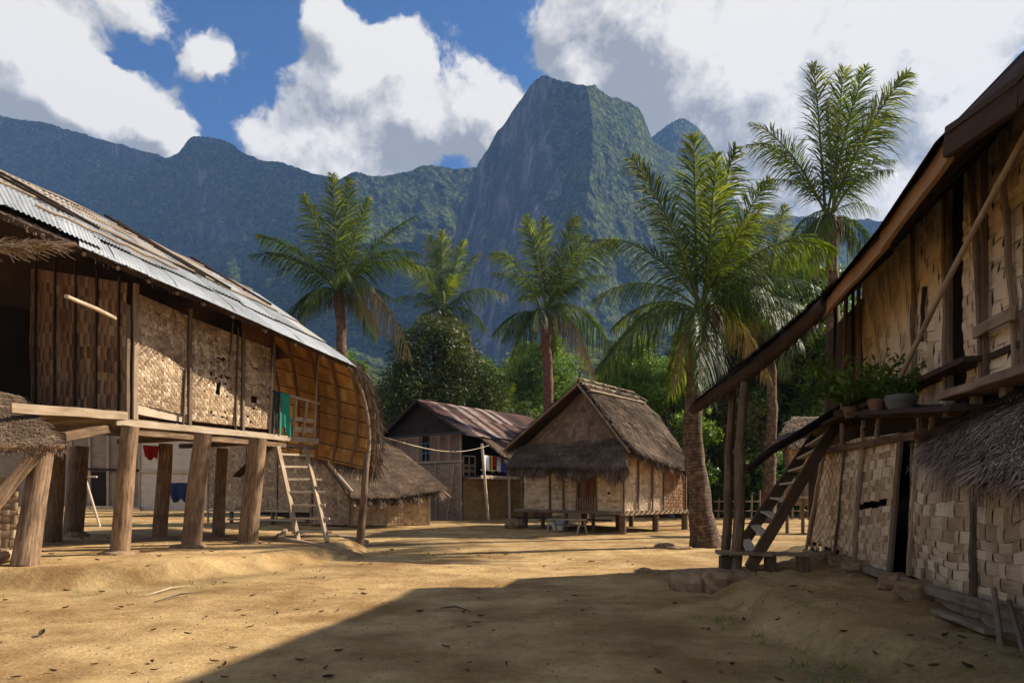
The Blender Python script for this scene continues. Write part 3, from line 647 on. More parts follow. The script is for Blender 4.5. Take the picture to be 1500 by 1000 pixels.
# ------------------------------------------------------------------ broadleaf trees
def crown_leaves(blobs, n, size, seed, tone=(.15, .8), flat=.4):
    rg = np.random.default_rng(seed); mb = MB(); w = np.array([b[3]**2 for b in blobs]); w = w/w.sum()
    k = rg.choice(len(blobs), n, p=w); B = np.array([b[:4] for b in blobs])[k]
    d = rg.normal(size=(n, 3)); d /= np.linalg.norm(d, axis=1)[:, None]
    rr = np.clip(rg.random(n)**.45, 0, 1) * (0.72 + .62*vnoise(d[:, 0]*3.1 + k*7, d[:, 1]*3.1, d[:, 2]*3.1, seed))
    P = B[:, :3] + d * (B[:, 3]*rr)[:, None] * np.array([1, 1, .82])
    keep = vnoise(P[:, 0]*.95, P[:, 1]*.95, P[:, 2]*.95 + seed, seed+2) > .36; P, d = P[keep], d[keep]; n = len(P)
    nn = d*.5 + rg.normal(0, .55, (n, 3)) + np.array([0, 0, flat]); nn /= np.linalg.norm(nn, axis=1)[:, None]
    a = np.cross(nn, rg.normal(size=(n, 3))); a /= np.linalg.norm(a, axis=1)[:, None]; b_ = np.cross(nn, a)
    s_ = (size*rg.uniform(.55, 1.3, n))[:, None]
    q = np.stack([P - a*s_, P - b_*s_*.36, P + a*s_, P + b_*s_*.36], 1)
    cl = vnoise(P[:, 0]*.6, P[:, 1]*.6, P[:, 2]*.6, seed+5)
    mb.quads(q, tone[0] + (tone[1]-tone[0])*np.clip(.5*rg.random(n) + .6*cl - .05, 0, 1)); return mb
def tree(loc, h, rad, label, lm, seed, n=16000, size=.11, trunk_r=.18, low=.35, group='broadleaf trees round the village', nb=26, tone=(.15, .8)):
    rnd = random.Random(seed); loc = Vector(loc)
    t = thing('bush' if 'bush' in label.split(' ')[:3] else 'broadleaf_tree', label, 'tree', tuple(loc), group); blobs = []; tk = MB()
    fork = h*low; top = V(rnd.uniform(-.2, .2)*rad*.3, rnd.uniform(-.2, .2), h*.8)
    pts = [V(0, 0, -.2), V(rnd.uniform(-.1, .1), 0, fork*.5), V(rnd.uniform(-.2, .2), rnd.uniform(-.2, .2), fork), lerp(V(0, 0, fork), top, .55), top]
    tk.tube([A(p) + A(loc) for p in smooth_rows(pts, 12)], np.linspace(trunk_r, trunk_r*.25, 13), 9, .5, rough=.15, seed=seed)
    for i in range(nb):
        z = fork + (h-fork)*(i+.5)/nb*.95; prof = math.sin(math.pi*min(1, .18 + .82*(z-fork)/(h-fork)))**.6
        az = i*2.4 + rnd.uniform(-.5, .5); ro = rad*prof*rnd.uniform(.35, .85); br = rad*rnd.uniform(.28, .46)*(0.55 + .45*prof)
        c = V(math.cos(az)*ro, math.sin(az)*ro, z); blobs.append((*c, br))
        s0 = lerp(V(0, 0, fork*.8), top, min(.9, max(0, (z-fork)/(h-fork))*.8)); mid = lerp(s0, c, .5) + V(0, 0, -.1*ro)
        tk.tube([A(p)+A(loc) for p in (s0, mid, c)], [trunk_r*.38, trunk_r*.22, trunk_r*.08], 5, .5, cap=False)
    tk.build('trunk', bark_tree, t)
    mb = crown_leaves(blobs, n, size, seed, tone); o = mb.build('crown', lm, None); o.parent = t; return t
tree(on(D(640, 700, 43)), 12.3, 4.3, 'big round dark-leaved tree behind the rusty-roofed house', leaf_dark, 51, n=60000, size=.13, trunk_r=.35, low=.18, nb=44, tone=(.1, .95))
tree(on(D(545, 700, 46)), 9.0, 3.0, 'dark bushy tree at the left shoulder of the big round tree', leaf_dark, 52, n=26000, size=.13, low=.15, tone=(.1, .9))
tree(on(D(500, 700, 55)), 13.3, 3.2, 'fresh green tree behind the leftmost palm trunk', leaf_green, 53, n=26000, size=.16, low=.3)
T3 = tree(on(D(925, 700, 37)), 8.8, 2.9, 'bright leafy tree just right of the thatched hut roof ridge', leaf_green, 54, n=34000, size=.12, low=.15, tone=(.2, .95))
tree(on(D(985, 700, 34)), 7.6, 2.3, 'leafy tree between the thatched hut and the big palm', leaf_green, 55, n=24000, size=.11, low=.1, tone=(.15, .8))
tree(on(D(875, 700, 50)), 9.5, 3.2, 'sunlit tree behind the reddish palm trunk', leaf_green, 56, n=22000, size=.16, low=.2)
TD = [tree(on(D(1075, 700, 42)), 11.5, 3.9, 'dark tree seen between the two porch poles', leaf_dark, 57, n=34000, size=.14, trunk_r=.25, low=.42),
      tree(on(D(1118, 700, 40)), 15, 3.8, 'slim grey-trunked tree left of the steep ladder', leaf_dark, 58, n=34000, size=.14, trunk_r=.36, low=.5),
      tree(on(D(1165, 700, 40)), 14.5, 4.2, 'leafy tree filling the gap above the steep ladder', leaf_green, 59, n=46000, size=.15, trunk_r=.3, low=.35, tone=(.05, .7)),
      tree(on(D(1235, 700, 40)), 14.5, 4.0, 'tree beyond the end of the shaded two-storey house', leaf_green, 60, n=36000, size=.15, trunk_r=.16, low=.3, tone=(.1, .8)),
      tree(on(D(1040, 700, 38)), 10.0, 3.1, 'shady tree behind the trunk of the big palm', leaf_dark, 61, n=26000, size=.13, trunk_r=.16, low=.25, tone=(.2, 1)),
      tree(on(D(1150, 700, 50)), 19, 4.2, 'tall dark tree rising between the two right-hand palms', leaf_dark, 62, n=36000, size=.15, trunk_r=.2, low=.3)]
for i, (px, Y, h_, r_) in enumerate(((1058, 36, 2.6, 2.0), (1098, 38, 3.4, 2.4), (1140, 36, 2.8, 2.2), (1185, 37, 3.2, 2.4), (1018, 40, 3.0, 2.2), (1222, 38, 3.5, 2.4), (960, 40, 2.6, 2.2))):
    tree(on(D(px, 700, Y)), h_, r_, ['low dark bush behind the porch poles', 'bush behind the grey trunk left of the steep ladder', 'bush seen through the rungs of the steep ladder', 'bush below the corner of the shaded house', 'bush behind the foot of the big palm', 'bush hidden beyond the shaded house corner', 'bush at the right end of the thatched stilt hut'][i], leaf_dark if i % 2 else leaf_green, 300+i, n=9000, size=.13, trunk_r=.05, low=.04, nb=14, group='bushes behind the yard', tone=(.05, .7))['category'] = 'bush'
# forest edge behind the village
kinds = [T3, TD[3], TD[4]]
rnd = random.Random(99)
row = [(380, 70), (430, 62), (560, 70), (600, 90), (700, 62), (735, 75), (765, 90), (800, 60), (835, 72), (880, 80), (930, 62), (985, 70), (1060, 55), (1110, 75), (1180, 60), (1260, 45), (300, 85), (200, 80), (100, 60), (30, 70), (1330, 50), (650, 110), (780, 120), (900, 115)]
desc = {380: 'forest tree beyond the far end of the tin roof', 430: 'forest tree left of the leftmost palm trunk', 560: 'forest tree glimpsed left of the round dark tree', 600: 'forest tree hidden high behind the round dark tree'}
for i, (px, Y) in enumerate(row):
    src = kinds[i % 3]; t = copy_tree(src); k = rnd.uniform(.85, 1.15)*Y/62
    t.location = on(D(px, 700, Y)); t.rotation_euler = (0, 0, rnd.uniform(0, 6)); t.scale = (k, k, k*.95)
    t['label'] = 'green tree of the distant forest edge behind the village houses'; t['group'] = 'trees of the distant forest edge'

# ------------------------------------------------------------------ left stilt house
FL = Fr((-7.6, 13.1), (.461, .887)); hL = FL.hit
def build_left_house():
    base = FL(1, 0, .2)
    H = thing('stilt_house', 'stilt house with grey tin roof and sunlit woven wall on log posts', 'house', tuple(base))
    def post(px, py, o, r, topz=2.62, top=None, sd=0, z=.22, lean=0.0):
        f = G(px, py, z); f = on(f, -.05); tp = Vector((f.x + lean, f.y, topz)) if top is None else top
        pts = [lerp(f, tp, k) + V(math.sin(k*5+sd)*.012, 0, 0) for k in np.linspace(0, 1, 9)]
        MB().tube(pts, [r*(1.08-.12*k) for k in np.linspace(0, 1, 9)], 16, .55, rough=.10, seed=sd).build('post', log_m, H); return f
    feet = [post(174, 815, 0, .155, sd=1, lean=.22), post(279, 805, 0, .18, sd=2, lean=.26), post(363, 799, 0, .20, sd=3, lean=.22),
            post(234, 792, 0, .16, sd=4, lean=.15), post(78, 797, 0, .17, sd=5, lean=.1), post(106, 789, 0, .22, sd=6, lean=.2), post(320, 786, 0, .15, sd=9, lean=.1)]
    # floor and edge beams
    z = 2.85; s0, s1 = FL.s_of(hL(20, 600)) , FL.s_of(hL(465, 645))
    mb = MB(); n = 22
    for i in range(n):
        a = -2.9 + (s1+2.9)*i/n; b = a + (s1+2.9)/n - .012; q = [FL(a, .02, 0), FL(b, .02, 0), FL(b, -3.6, 0), FL(a, -3.6, 0)]
        m_ = [(q[0]+q[1])/2, (q[2]+q[3])/2]; mb.beam(m_[0]+V(0, 0, z-.02), m_[1]+V(0, 0, z-.02), (s1+2.9)/n-.012, .035, t=random.uniform(.3, .6), n=2)
    mb.build('floor', wood_m, H)
    MB().beam(hL(170, 617.5, .10), hL(466, 646, .10), .05, .13, t=.8, n=10).build('edge_beam', wood_m, H)
    MB().beam(hL(186, 631, .02), hL(462, 656, .02), .10, .14, t=.55, n=10).build('edge_beam', log_m, H)
    MB().beam(hL(186, 612, .10) + V(0, 0, .04), D(16, 597, 10.9), .05, .16, t=.62, n=8).build('edge_beam', wood_m, H)
    MB().beam(FL(-.1, -.1, 2.62), D(90, 640, 11.6), .16, .16, t=.4, n=6).build('floor_joist', log_m, H)
    for s_ in (0.5, 2.3, 4.0): MB().beam(FL(s_, .0, 2.66), FL(s_, -3.5, 2.66), .12, .12, t=.35).build('floor_joist', log_m, H)
    # the sunlit wall: three plaited panels
    zt = 5.6
    xs = [(196, 1), (276, 1), (354, 1), (399, 1)]
    S = [FL.s_of(hL(x, 600)) for x, _ in xs]
    zb = 2.93
    nrm = tuple(FL.n)
    def hole2(u, v, r):
        return (abs(u-.55) < .07 and .30 < v < .42 and int(u*60) % 3 != 0) or (.22 < u < .7 and .05 < v < .8 and r.random() < .035) or (abs(v-.50) < .02 and .35 < u < .75 and r.random() < .5) or (abs(u-.6) < .16 and abs(v-.70) < .02 and r.random() < .6)
    def hole3(u, v, r): return (abs(u-.35) < .12 and .28 < v < .36) or r.random() < .012
    tops = [5.35, 5.15, 4.98, 4.9]
    for i, (hf, sd) in enumerate(((None, 1), (hole2, 2), (hole3, 3))):
        a, b = S[i] + .03, S[i+1] - .03
        up = .22 if i == 0 else 0
        wv = weave(FL(a, .02, zb+up), FL(b, .02, zb + (.10 if i == 0 else 0)), FL(b, .0, tops[i+1]), FL(a, .0, tops[i]), .055, nrm, per=4, shift=1, bulge=.008, tone=(.32, .88), seed=sd*7, holes=hf, warp=.25, bowl=.05)
        wv.build('wall_panel', weave_m, H)
    # pale band below the first panel
    MB().beam(FL(S[0], -.02, zb+.14), FL(S[1], -.02, zb+.06), .02, .22, t=.95).build('wall_batten', wood_m, H)
    for i, s_ in enumerate(S + [S[0]-.16]):
        MB().beam(FL(s_, .045, zb-.1), FL(s_+.02, .045, tops[min(i, 3)]+.15), .05, .07 if i else .10, up=tuple(FL.a), t=.35 if i else .6).build('wall_post', wood_m, H)
    MB().quads([[A(hL(354, 560, -.04)), A(hL(402, 560, -.04)), A(hL(402, 492, -.04)), A(hL(354, 466, -.04))], [A(FL(S[0], -.10, 2.9)), A(FL(S[3], -.10, 2.9)), A(FL(S[3], -.10, 4.8)), A(FL(S[0], -.10, 5.1))], [A(FL(S[0], -.06, 4.4)), A(FL(S[3], -.06, 4.4)), A(FL(S[3], -.06, 4.85)), A(FL(S[0], -.06, 5.25))]], .3).build('upper_wall', weave_red, H)  # includes a dark backing sheet that paints interior shade behind the holes
    for k, (x, y0, y1) in enumerate(((268, 540, 622), (345, 480, 630), (337, 470, 520))):
        MB().beam(hL(x, y1, .06), hL(x+4, y0, .06), .04, .03, up=tuple(FL.a), t=.2).build('wall_batten', wood_m, H)
    # wall beyond (behind the railing) and back wall, dark inside
    MB().quads([[A(FL(-3, -3.5, 2.8)), A(FL(s1, -3.5, 2.8)), A(FL(s1-.6, -3.5, 5.4)), A(FL(-3, -3.5, 5.4))]], .2).build('back_wall', dark_m, H)
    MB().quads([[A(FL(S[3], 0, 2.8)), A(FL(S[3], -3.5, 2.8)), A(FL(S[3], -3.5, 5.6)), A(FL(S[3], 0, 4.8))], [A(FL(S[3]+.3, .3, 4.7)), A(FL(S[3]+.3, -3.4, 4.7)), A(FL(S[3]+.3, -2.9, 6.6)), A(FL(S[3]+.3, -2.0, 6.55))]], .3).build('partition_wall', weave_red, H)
    # near end wall (in shade): broad slats, facing the camera
    e0, e1 = FL(S[0]-.12, -.05, 0), FL(S[0]-.12, -3.4, 0)
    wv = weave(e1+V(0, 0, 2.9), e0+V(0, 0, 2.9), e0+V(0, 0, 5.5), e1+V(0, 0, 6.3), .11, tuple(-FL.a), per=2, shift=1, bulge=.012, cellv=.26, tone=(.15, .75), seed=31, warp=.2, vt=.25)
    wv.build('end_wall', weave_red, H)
    for k in range(5):
        o = -.25 - k*.72; p = FL(S[0]-.17, o, 2.88); MB().beam(p, p + V(.03, 0, 2.75 + .25*k), .05, .035, up=(1, 0, 0), t=.45).build('wall_batten', dark_m, H)
    # roof: eave and ridge lines
    EL = [D(-160, 190, 8.9), hL(118, 361, .9), hL(320, 446.6, .9), D(521, 536, 17.3)]
    EL[1] = hL(116, 359.5, .9)
    e_dir = (EL[3]-EL[1])
    RO = -2.3
    RL = [hL(-420, 75, RO), hL(100, 305, RO), hL(240, 372, RO), hL(377, 437, RO)]
    u_of = [0, .36, .68, 1]
    EL[0] = EL[1] - e_dir*.52
    def surf(u, v):
        u, v = np.broadcast_arrays(np.asarray(u, float), np.asarray(v, float))
        e = np.stack([np.interp(u, u_of, [p[k] for p in EL]) for k in range(3)], -1); r = np.stack([np.interp(u, u_of, [p[k] for p in RL]) for k in range(3)], -1)
        return e*(1-v)[..., None] + r*v[..., None]
    Wd = (EL[3]-EL[0]).length
    rg = random.Random(5)
    Uc = u_of[1]
    # sheets: one mesh per row is still many sheets, so each sheet is its own part
    def sheet(u0, u1, v0, v1, lift, m_, t, slip=0, bend=0):
        mb = MB(); P, uv, tt = corr(surf, u0, u1, v0, v1, lift, t=t, W=Wd, slip=slip, bend=bend); mb.grid(P, t, uvs=uv, smooth=True); mb.build('roof_sheet', m_, H)
    n = 9
    for i in range(n):
        u0 = Uc + (1-Uc)*i/n; sheet(u0, u0+(1-Uc)/n+.010, -.015 + rg.uniform(-.01, .01), .34, .03 + .012*(i % 2), metal_m, .55 + rg.uniform(-.12, .12), rg.uniform(-.06, .06))
    for i in range(n+4):
        u0 = .02 + .98*i/(n+4); sheet(u0, min(1, u0+.98/(n+4)+.012), .30 + rg.uniform(-.03, .03) if u0 > Uc-.02 else .06, .68, .075 + .012*(i % 2), metal_m if i % 6 else metal_beige, .55 + rg.uniform(-.2, .2), rg.uniform(-.15, .15), bend=rg.uniform(-.01, .03))
    for i in range(n+4):
        u0 = .0 + 1.0*i/(n+4); sheet(u0, min(1, u0+1/(n+4)+.012), .60 + rg.uniform(-.05, .05), 1.0, .115 + .012*(i % 2), metal_beige if i % 2 else metal_m, .55 + rg.uniform(-.2, .2), rg.uniform(-.15, .15))
    # thatch under the sheets, rear slope and dark lining
    th = thatch(lambda u, v: surf(u, .02 + .97*v) - np.array([0, 0, .04]), 2500, .3, .02, seed=4, fringe=700, fringe_len=.10, thick=.09, tone=(.1, .6)); th.build('roof_thatch', thatch_m, H)
    B = lambda p: A(p + FL.n*(-3.4) + V(0, 0, -2.4))
    mb = MB(); mb.grid(np.array([[A(RL[i]) for i in range(4)], [B(RL[i]) for i in range(4)]]), .3, smooth=False); mb.build('rear_roof', thatch_dk, H)
    # poles that hold the sheets down
    def rp(u, v, h=.16): return Vector(surf(np.array(u), np.array(v))) + V(0, 0, h)
    for (v0, v1, u0, u1) in ((.99, 1.0, 0, .98), (.76, .78, .02, .97), (.56, .55, .02, .93), (.335, .35, .30, .62), (.88, .86, .10, .8)):
        k = 14; MB().tube([rp(u0+(u1-u0)*i/k, v0+(v1-v0)*i/k, .155 + .015*math.sin(i*2.1+v0*9)) for i in range(k+1)], .026, 7, .55).build('roof_pole', wood_m, H)
    for (u0, v0, u1, v1) in ((.10, 1.06, .36, .44), (.16, 1.05, .42, .42), (.48, 1.08, .72, .50), (.52, 1.07, .78, .48), (.78, 1.08, .93, .62), (-.0, 1.04, .22, .30)):
        MB().tube([Vector(surf(np.array(max(0, u0+(u1-u0)*k)), np.array(v0+(v1-v0)*k))) + V(0, 0, .21) for k in (0, .5, 1)], .03, 7, .3).build('roof_pole', dark_m, H)
    # eave rafters tips and purlin under the eave
    MB().tube([Vector(surf(np.array(u), np.array(.10))) - V(0, 0, .14) for u in np.linspace(.02, .985, 10)], .045, 8, .4).build('eave_purlin', wood_m, H)
    mb = MB()
    for i in range(15):
        u = .03 + .95*i/14; mb = MB().tube([Vector(surf(np.array(u), np.array(v))) - V(0, 0, .12) for v in (.0, .5, .98)], .035, 7, .35); mb.build('rafter', wood_m, H)
    # dry brush lying under the raised eave at the left
    # apse skirt beyond the porch: amber shingles with the glow painted in
    front = smooth_rows([EL[3] + V(0, 0, -.02), D(538, 565, 17.6), D(549, 606, 17.6), D(553, 648, 17.4), D(549, 690, 17.1)], 8)
    backe = [A(lerp(RL[3] + FL.n*(-1.0), D(408, 658, 23.4), k/8)) for k in range(9)]
    midt = A(lerp(EL[3], RL[3], .55) + V(.2, .9, 0))
    rows = []
    for k in range(9):
        a, b = Vector(front[8-k]), Vector(backe[8-k]); f8 = (8-k)/8
        m1 = lerp(a, b, .33) + V(.05, .12, 0)*math.sin(math.pi*f8); m2 = lerp(a, b, .68) ; rows.append([a, m1, m2, b])
    sk = loft(rows)
    # inner face: rows of shingles
    mb = MB(); nr = 11
    for j in range(nr):
        v0, v1 = j/nr, (j+1.35)/nr
        for i in range(26):
            u0, u1 = i/26, (i+1)/26+.004; q = [sk(np.array(min(1, u)), np.array(min(1, v))) for u, v in ((u0, v0), (u1, v0), (u1, min(v1, 1)), (u0, min(v1, 1)))]
            off = np.array([-.05, -.10, 0])*(1.0 if True else 0); q[0] = q[0] + off*.6; q[1] = q[1] + off*.6
            mb.quads([q], .35 + .5*random.random()*(.6+.4*math.sin(i*1.7+j*3)))
    mb.build('thatch_skirt', orange_m, H)
    def outer(u, v): return sk(u, v) + np.array([.06, .10, .03])
    thatch(outer, 9000, .34, .022, seed=8, fringe=900, fringe_len=.28, thick=.04, tone=(.25, .9), jit=.25, lift=.12).build('skirt_thatch', thatch_m, H)
    # ragged straw along the front verge of the skirt
    mb = MB(); rgn = np.random.default_rng(3); v = rgn.random(1100); u = rgn.random(1100)*.035; p = sk(u, v)
    d = np.stack([rgn.normal(.10, .22, 1100), rgn.normal(-.1, .2, 1100), -rgn.uniform(.5, 1, 1100)], 1); d /= np.linalg.norm(d, axis=1)[:, None]
    l = rgn.uniform(.12, .5, 1100)[:, None]; w = np.array([.012, 0, 0]); p = p + rgn.normal(0, .04, (1100, 3)) + np.array([.05, 0, .1])
    mb.quads(np.stack([p-w, p+w, p+d*l+w*.4, p+d*l-w*.4], 1), rgn.uniform(.3, .95, 1100)); mb.build('verge_straw', thatch_m, H)
    for u in (.02, .16, .32, .48, .64, .80, .95):
        MB().tube([Vector(sk(np.array(max(0, u - .14*v*(u > .1))), np.array(v))) + V(-.10, -.14, 0) for v in np.linspace(0.0, 1, 8)], (.05 if u < .1 else .042), 7, .5).build('skirt_rafter', weave_red if u > .1 else wood_m, H)
    for v in (.02, .14, .27, .4, .53, .66, .8):
        MB().tube([Vector(sk(np.array(u), np.array(v))) + V(-.07, -.10, 0) for u in np.linspace(0, 1, 8)], .014, 6, .6).build('skirt_batten', dark_m, H)
    MB().beam(D(468, 662, 21.4), D(548, 686, 17.0), .05, .14, t=.45).build('skirt_beam', wood_m, H)
    # front corner pole of the skirt
    f = on(G(527, 806, 0.0), -.05); MB().tube([f, lerp(f, D(536, 660, 16.9), .5) + V(.03, 0, 0), D(537, 664, 16.9)], [.10, .085, .075], 10, .4, rough=.1).build('corner_pole', log_m, H)
    # porch railing
    Rl = thing_part = None
    MB().beam(hL(397, 572, .04), hL(468, 591, .04), .035, .05, t=.85).build('handrail', wood_m, H)
    for (x, y0, y1, w) in ((398, 640, 520, .06), (431, 638, 582, .07), (447, 638, 586, .05), (463, 640, 528, .045)):
        MB().beam(hL(x-3, y0, .03), hL(x+3, y1, .03), w, .04, up=tuple(FL.a), t=.8).build('rail_post', wood_m, H)
    for (y0, y1, h, o) in ((612, 617, .10, -.02), (627, 631, .13, -.03)):
        MB().beam(hL(424, y0, o), hL(461, y1, o), .02, h, t=.9).build('rail_board', wood_m, H)
    MB().tube([hL(462, 560, .0), hL(465, 512, .0)], .035, 8, .3).build('porch_pole', wood_m, H)
    return H, feet, surf
HL_, feetL, surfL = build_left_house()

# stones beneath the posts
def stone(name, p, sx, sy, sz, seed, label, group=None, m=stone_m, flat=.5):
    th = np.linspace(0, 2*np.pi, 15)[:-1]; ph = np.linspace(.02, np.pi-.02, 9); Pm = []
    for a in ph:
        d = np.stack([np.sin(a)*np.cos(th), np.sin(a)*np.sin(th), np.full_like(th, np.cos(a))], 1)
        d = np.sign(d)*np.abs(d)**.7
        r = 1 + (fbm(d[:, 0]*1.4+seed*3.1, d[:, 1]*1.4, d[:, 2]*1.4, 3, seed)-.5)*.75; Pm.append(d*r[:, None]*np.array([sx, sy, sz]) + A(p))
    mb = MB(); mb.grid(Pm, .5, closed=True, smooth=False); o = mb.build(name, m, None, loc=tuple(p)); tag(o, label, 'stone', group); return o
lab = ['flat stone pad under the front post nearest the camera', 'stone pad under the middle front post of the tin-roofed house', 'stone pad under the front post beside the wooden ladder', 'wide dark stone pad under the thin back post', None, 'block stone under the thick pale back post at the far left']
for i, (f, lb) in enumerate(zip(feetL, lab)):
    if lb: stone('stone_pad', f + V(0, 0, .02), .33 if i < 3 else .42, .30, .10 if i < 5 else .2, 30+i, lb, 'stones under the house posts')

# green towel and dark cloths over the railing
def cloth(name, p0, p1, drop, nfold, amp, ncol, m, label, over=(0, -.12, 0), seed=0, taper=.0, group=None, nv=14):
    p0, p1, ov = A(p0), A(p1), np.array(over, float); rows = []; nx = 26; side = (p1-p0)/np.linalg.norm(p1-p0); nn = np.cross(side, [0, 0, 1.0])
    for j in range(nv+4):
        k = (j-3)/nv
        r = []
        for i in range(nx+1):
            u = i/nx; fold = math.sin(u*nfold*2*math.pi + seed)*amp*(.35+.65*max(0, k)) + math.sin(u*nfold*3.7 + 1)*amp*.4
            x = p0 + (p1-p0)*(.5 + (u-.5)*(1-taper*max(0, k)))
            if k < 0: x = x - nn*(-k)*.10 + np.array([0, 0, -(k*k)*2.5*drop*.5 - .02])
            else: x = x + nn*(.03+fold) + np.array([0, 0, -drop*k*(1 + .12*math.sin(u*9+seed))])
            r.append(x)
        rows.append(r)
    mb = MB(); mb.grid(rows, ncol); o = mb.build(name, m, None, loc=tuple(p0)); tag(o, label, 'cloth', group); return o
green_m = mat('green_cloth', 'cloth', a=(.02, .20, .13), b=(.04, .33, .22), rough=.9)
blk_m = mat('charcoal_cloth', 'cloth', a=(.018, .022, .024), b=(.05, .06, .06), rough=.9)
cloth('towel', hL(409, 573, .09), hL(424, 578, .09), .95, 2.5, .035, .5, green_m, 'green towel hanging over the porch railing', seed=1, taper=-.25)
cloth('trousers', hL(399, 571, .075), hL(409, 574, .075), 1.0, 1.5, .03, .5, blk_m, 'dark charcoal trousers hung beside the green towel', seed=2, taper=.1)
red_m = mat('red_cloth', 'cloth', a=(.28, .012, .010), b=(.45, .03, .02))
cloth('shirt', D(210, 652, 16.6), D(234, 653, 16.6), .32, 2, .03, .5, red_m, 'red shirt hung under the floor of the tin-roofed house', seed=4, taper=.25)
navy_m = mat('navy_cloth', 'cloth', a=(.012, .018, .05), b=(.03, .04, .09)); white_m = mat('white_cloth', 'cloth', a=(.55, .53, .5), b=(.75, .73, .7))
cloth('tarpaulin', D(246, 706, 30), D(277, 707, 30), .8, 2, .06, .5, navy_m, 'navy tarpaulin slung low between the far posts', seed=5, taper=.3)
# stick jutting from the end wall, dry brush
o = MB().tube([D(97, 434, 10.9), D(140, 452, 11.8), D(168, 466, 12.8)], [.035, .04, .04], 8, .8).build('bamboo_stick', wood_m); tag(o, 'short split bamboo stick jutting out below the tin roof', 'stick')
mb = MB()
rr = random.Random(8)
for i in range(260):
    x = rr.uniform(-60, 70); p = D(x, 362 + rr.uniform(-5, 4) + (70-x)*.0, 9.9 + rr.uniform(-.2, .2)); q = p + V(rr.uniform(.1, .5), rr.uniform(-.2, .2), rr.uniform(-.22, .08) if rr.random() < .3 else rr.uniform(-.04, .06)); mb.tube([p, lerp(p, q, .5)+V(0, 0, .02), q], [.008, .007, .003], 4, rr.uniform(.5, 1), cap=False)
for k in range(3): mb.tube([D(-60, 366+k*3, 9.8), D(112, 357+k, 10.9)], .025, 7, .5)
o = mb.build('brush_bundle', thatch_m); tag(o, 'bundle of dry straw and sticks stored under the left eave', 'brushwood')

# wooden ladder to the porch
def ladder(name, a0, a1, b0, b1, n, label, rw, rh, step_w, step_h, m, over=.10, first=.12, last=.95, up=(0, 0, 1), flat=False, t=.75):
    L_ = thing(name, label, 'ladder', tuple((Vector(a0)+Vector(b0))/2))
    ax = (Vector(b0)-Vector(a0)).normalized()
    for p, q in ((a0, a1), (b0, b1)): MB().beam(p, q, rw, rh, up=tuple(ax.cross(Vector(q)-Vector(p))), t=t-.1, n=8, wob=.01).build('side_rail', m, L_)
    for i in range(n):
        k = first + (last-first)*i/(n-1); p, q = lerp(a0, a1, k), lerp(b0, b1, k); d = (q-p).normalized()
        MB().beam(p - d*over*random.uniform(.3, .8), q + d*over*random.uniform(.8, 1.5), step_w, step_h, t=t+.1, n=3).build('rung', m, L_)
    return L_
f0, f1 = on(G(437, 794, .25), 0), on(G(480, 796, .25), 0)
ladder('ladder', f0, hL(407, 654, .16), f1, hL(448, 657, .16), 7, 'pale wooden ladder climbing to the sunlit porch', .07, .12, .05, .05, wood_m, over=.16, first=.1, last=.92)
# boards at the ladder foot
gB = 'boards lying at the foot of the porch ladder'
for (x0, y0, x1, y1, w, h, lb, z) in ((410, 795, 505, 802, .12, .12, 'long board lying across the front of the porch ladder foot', .24), (430, 784, 526, 788, .12, .07, 'board lying behind the feet of the porch ladder', .22), (497, 792, 534, 794, .30, .16, 'short squared block beside the skirt pole of the porch', .10), (410, 795, 418, 782, .12, .12, 'short board end on the left of the porch ladder foot', .24)):
    p, q = G(x0, y0, z), G(x1, y1, z); p, q = on(p, h/2), on(q, h/2)
    o = MB().beam(p, q, w, h, t=.6, n=5).build('board', wood_m); tag(o, lb, 'board', gB)

# ------------------------------------------------------------------ small thatched shed at the left edge
def build_shed():
    H = thing('thatched_shed', 'low grass-thatched shed cut by the left edge of the picture', 'shed', tuple(on(V(-8.2, 11, 0))))
    A0, A1 = D(-330, 625, 9.2), D(94, 652, 10.9); B0, B1 = D(-330, 520, 11.4), D(28, 580, 12.0)
    s = loft([[A0, D(-120, 645, 9.9), A1], [B0, D(-120, 545, 11.6), B1]])
    thatch(s, 9000, .16, .012, seed=77, fringe=1600, fringe_len=.12, thick=.10, tone=(.35, 1.0), jit=1.1, lift=.04, courses=14).build('roof', thatch_m, H)
    f = on(G(36, 834, .2), -.05)
    MB().tube([f, lerp(f, D(64, 655, 11.2), .5), D(64, 655, 11.2)], [.20, .175, .165], 14, .5, rough=.12, seed=5).build('post', log_m, H)
    MB().beam(D(-60, 800, 10.2), D(60, 655, 10.8), .16, .2, t=.6, n=6).build('brace', log_m, H)
    MB().tube([D(-100, 655, 10), D(95, 655, 10.9)], .05, 8, .6).build('eave_beam', log_m, H)
    weave(on(D(-200, 840, 10.9), 0), on(D(22, 835, 11.7), 0), D(28, 700, 11.8), D(-200, 690, 11.0), .12, (.3, -.95, 0), per=2, bulge=.012, tone=(.4, .9), seed=5).build('wall_panel', weave_m, H)
    MB().tube([on(G(-20, 838, .2), .12), on(G(34, 826, .2), .14)], .08, 10, .8).build('sill_log', log_m, H)
build_shed()

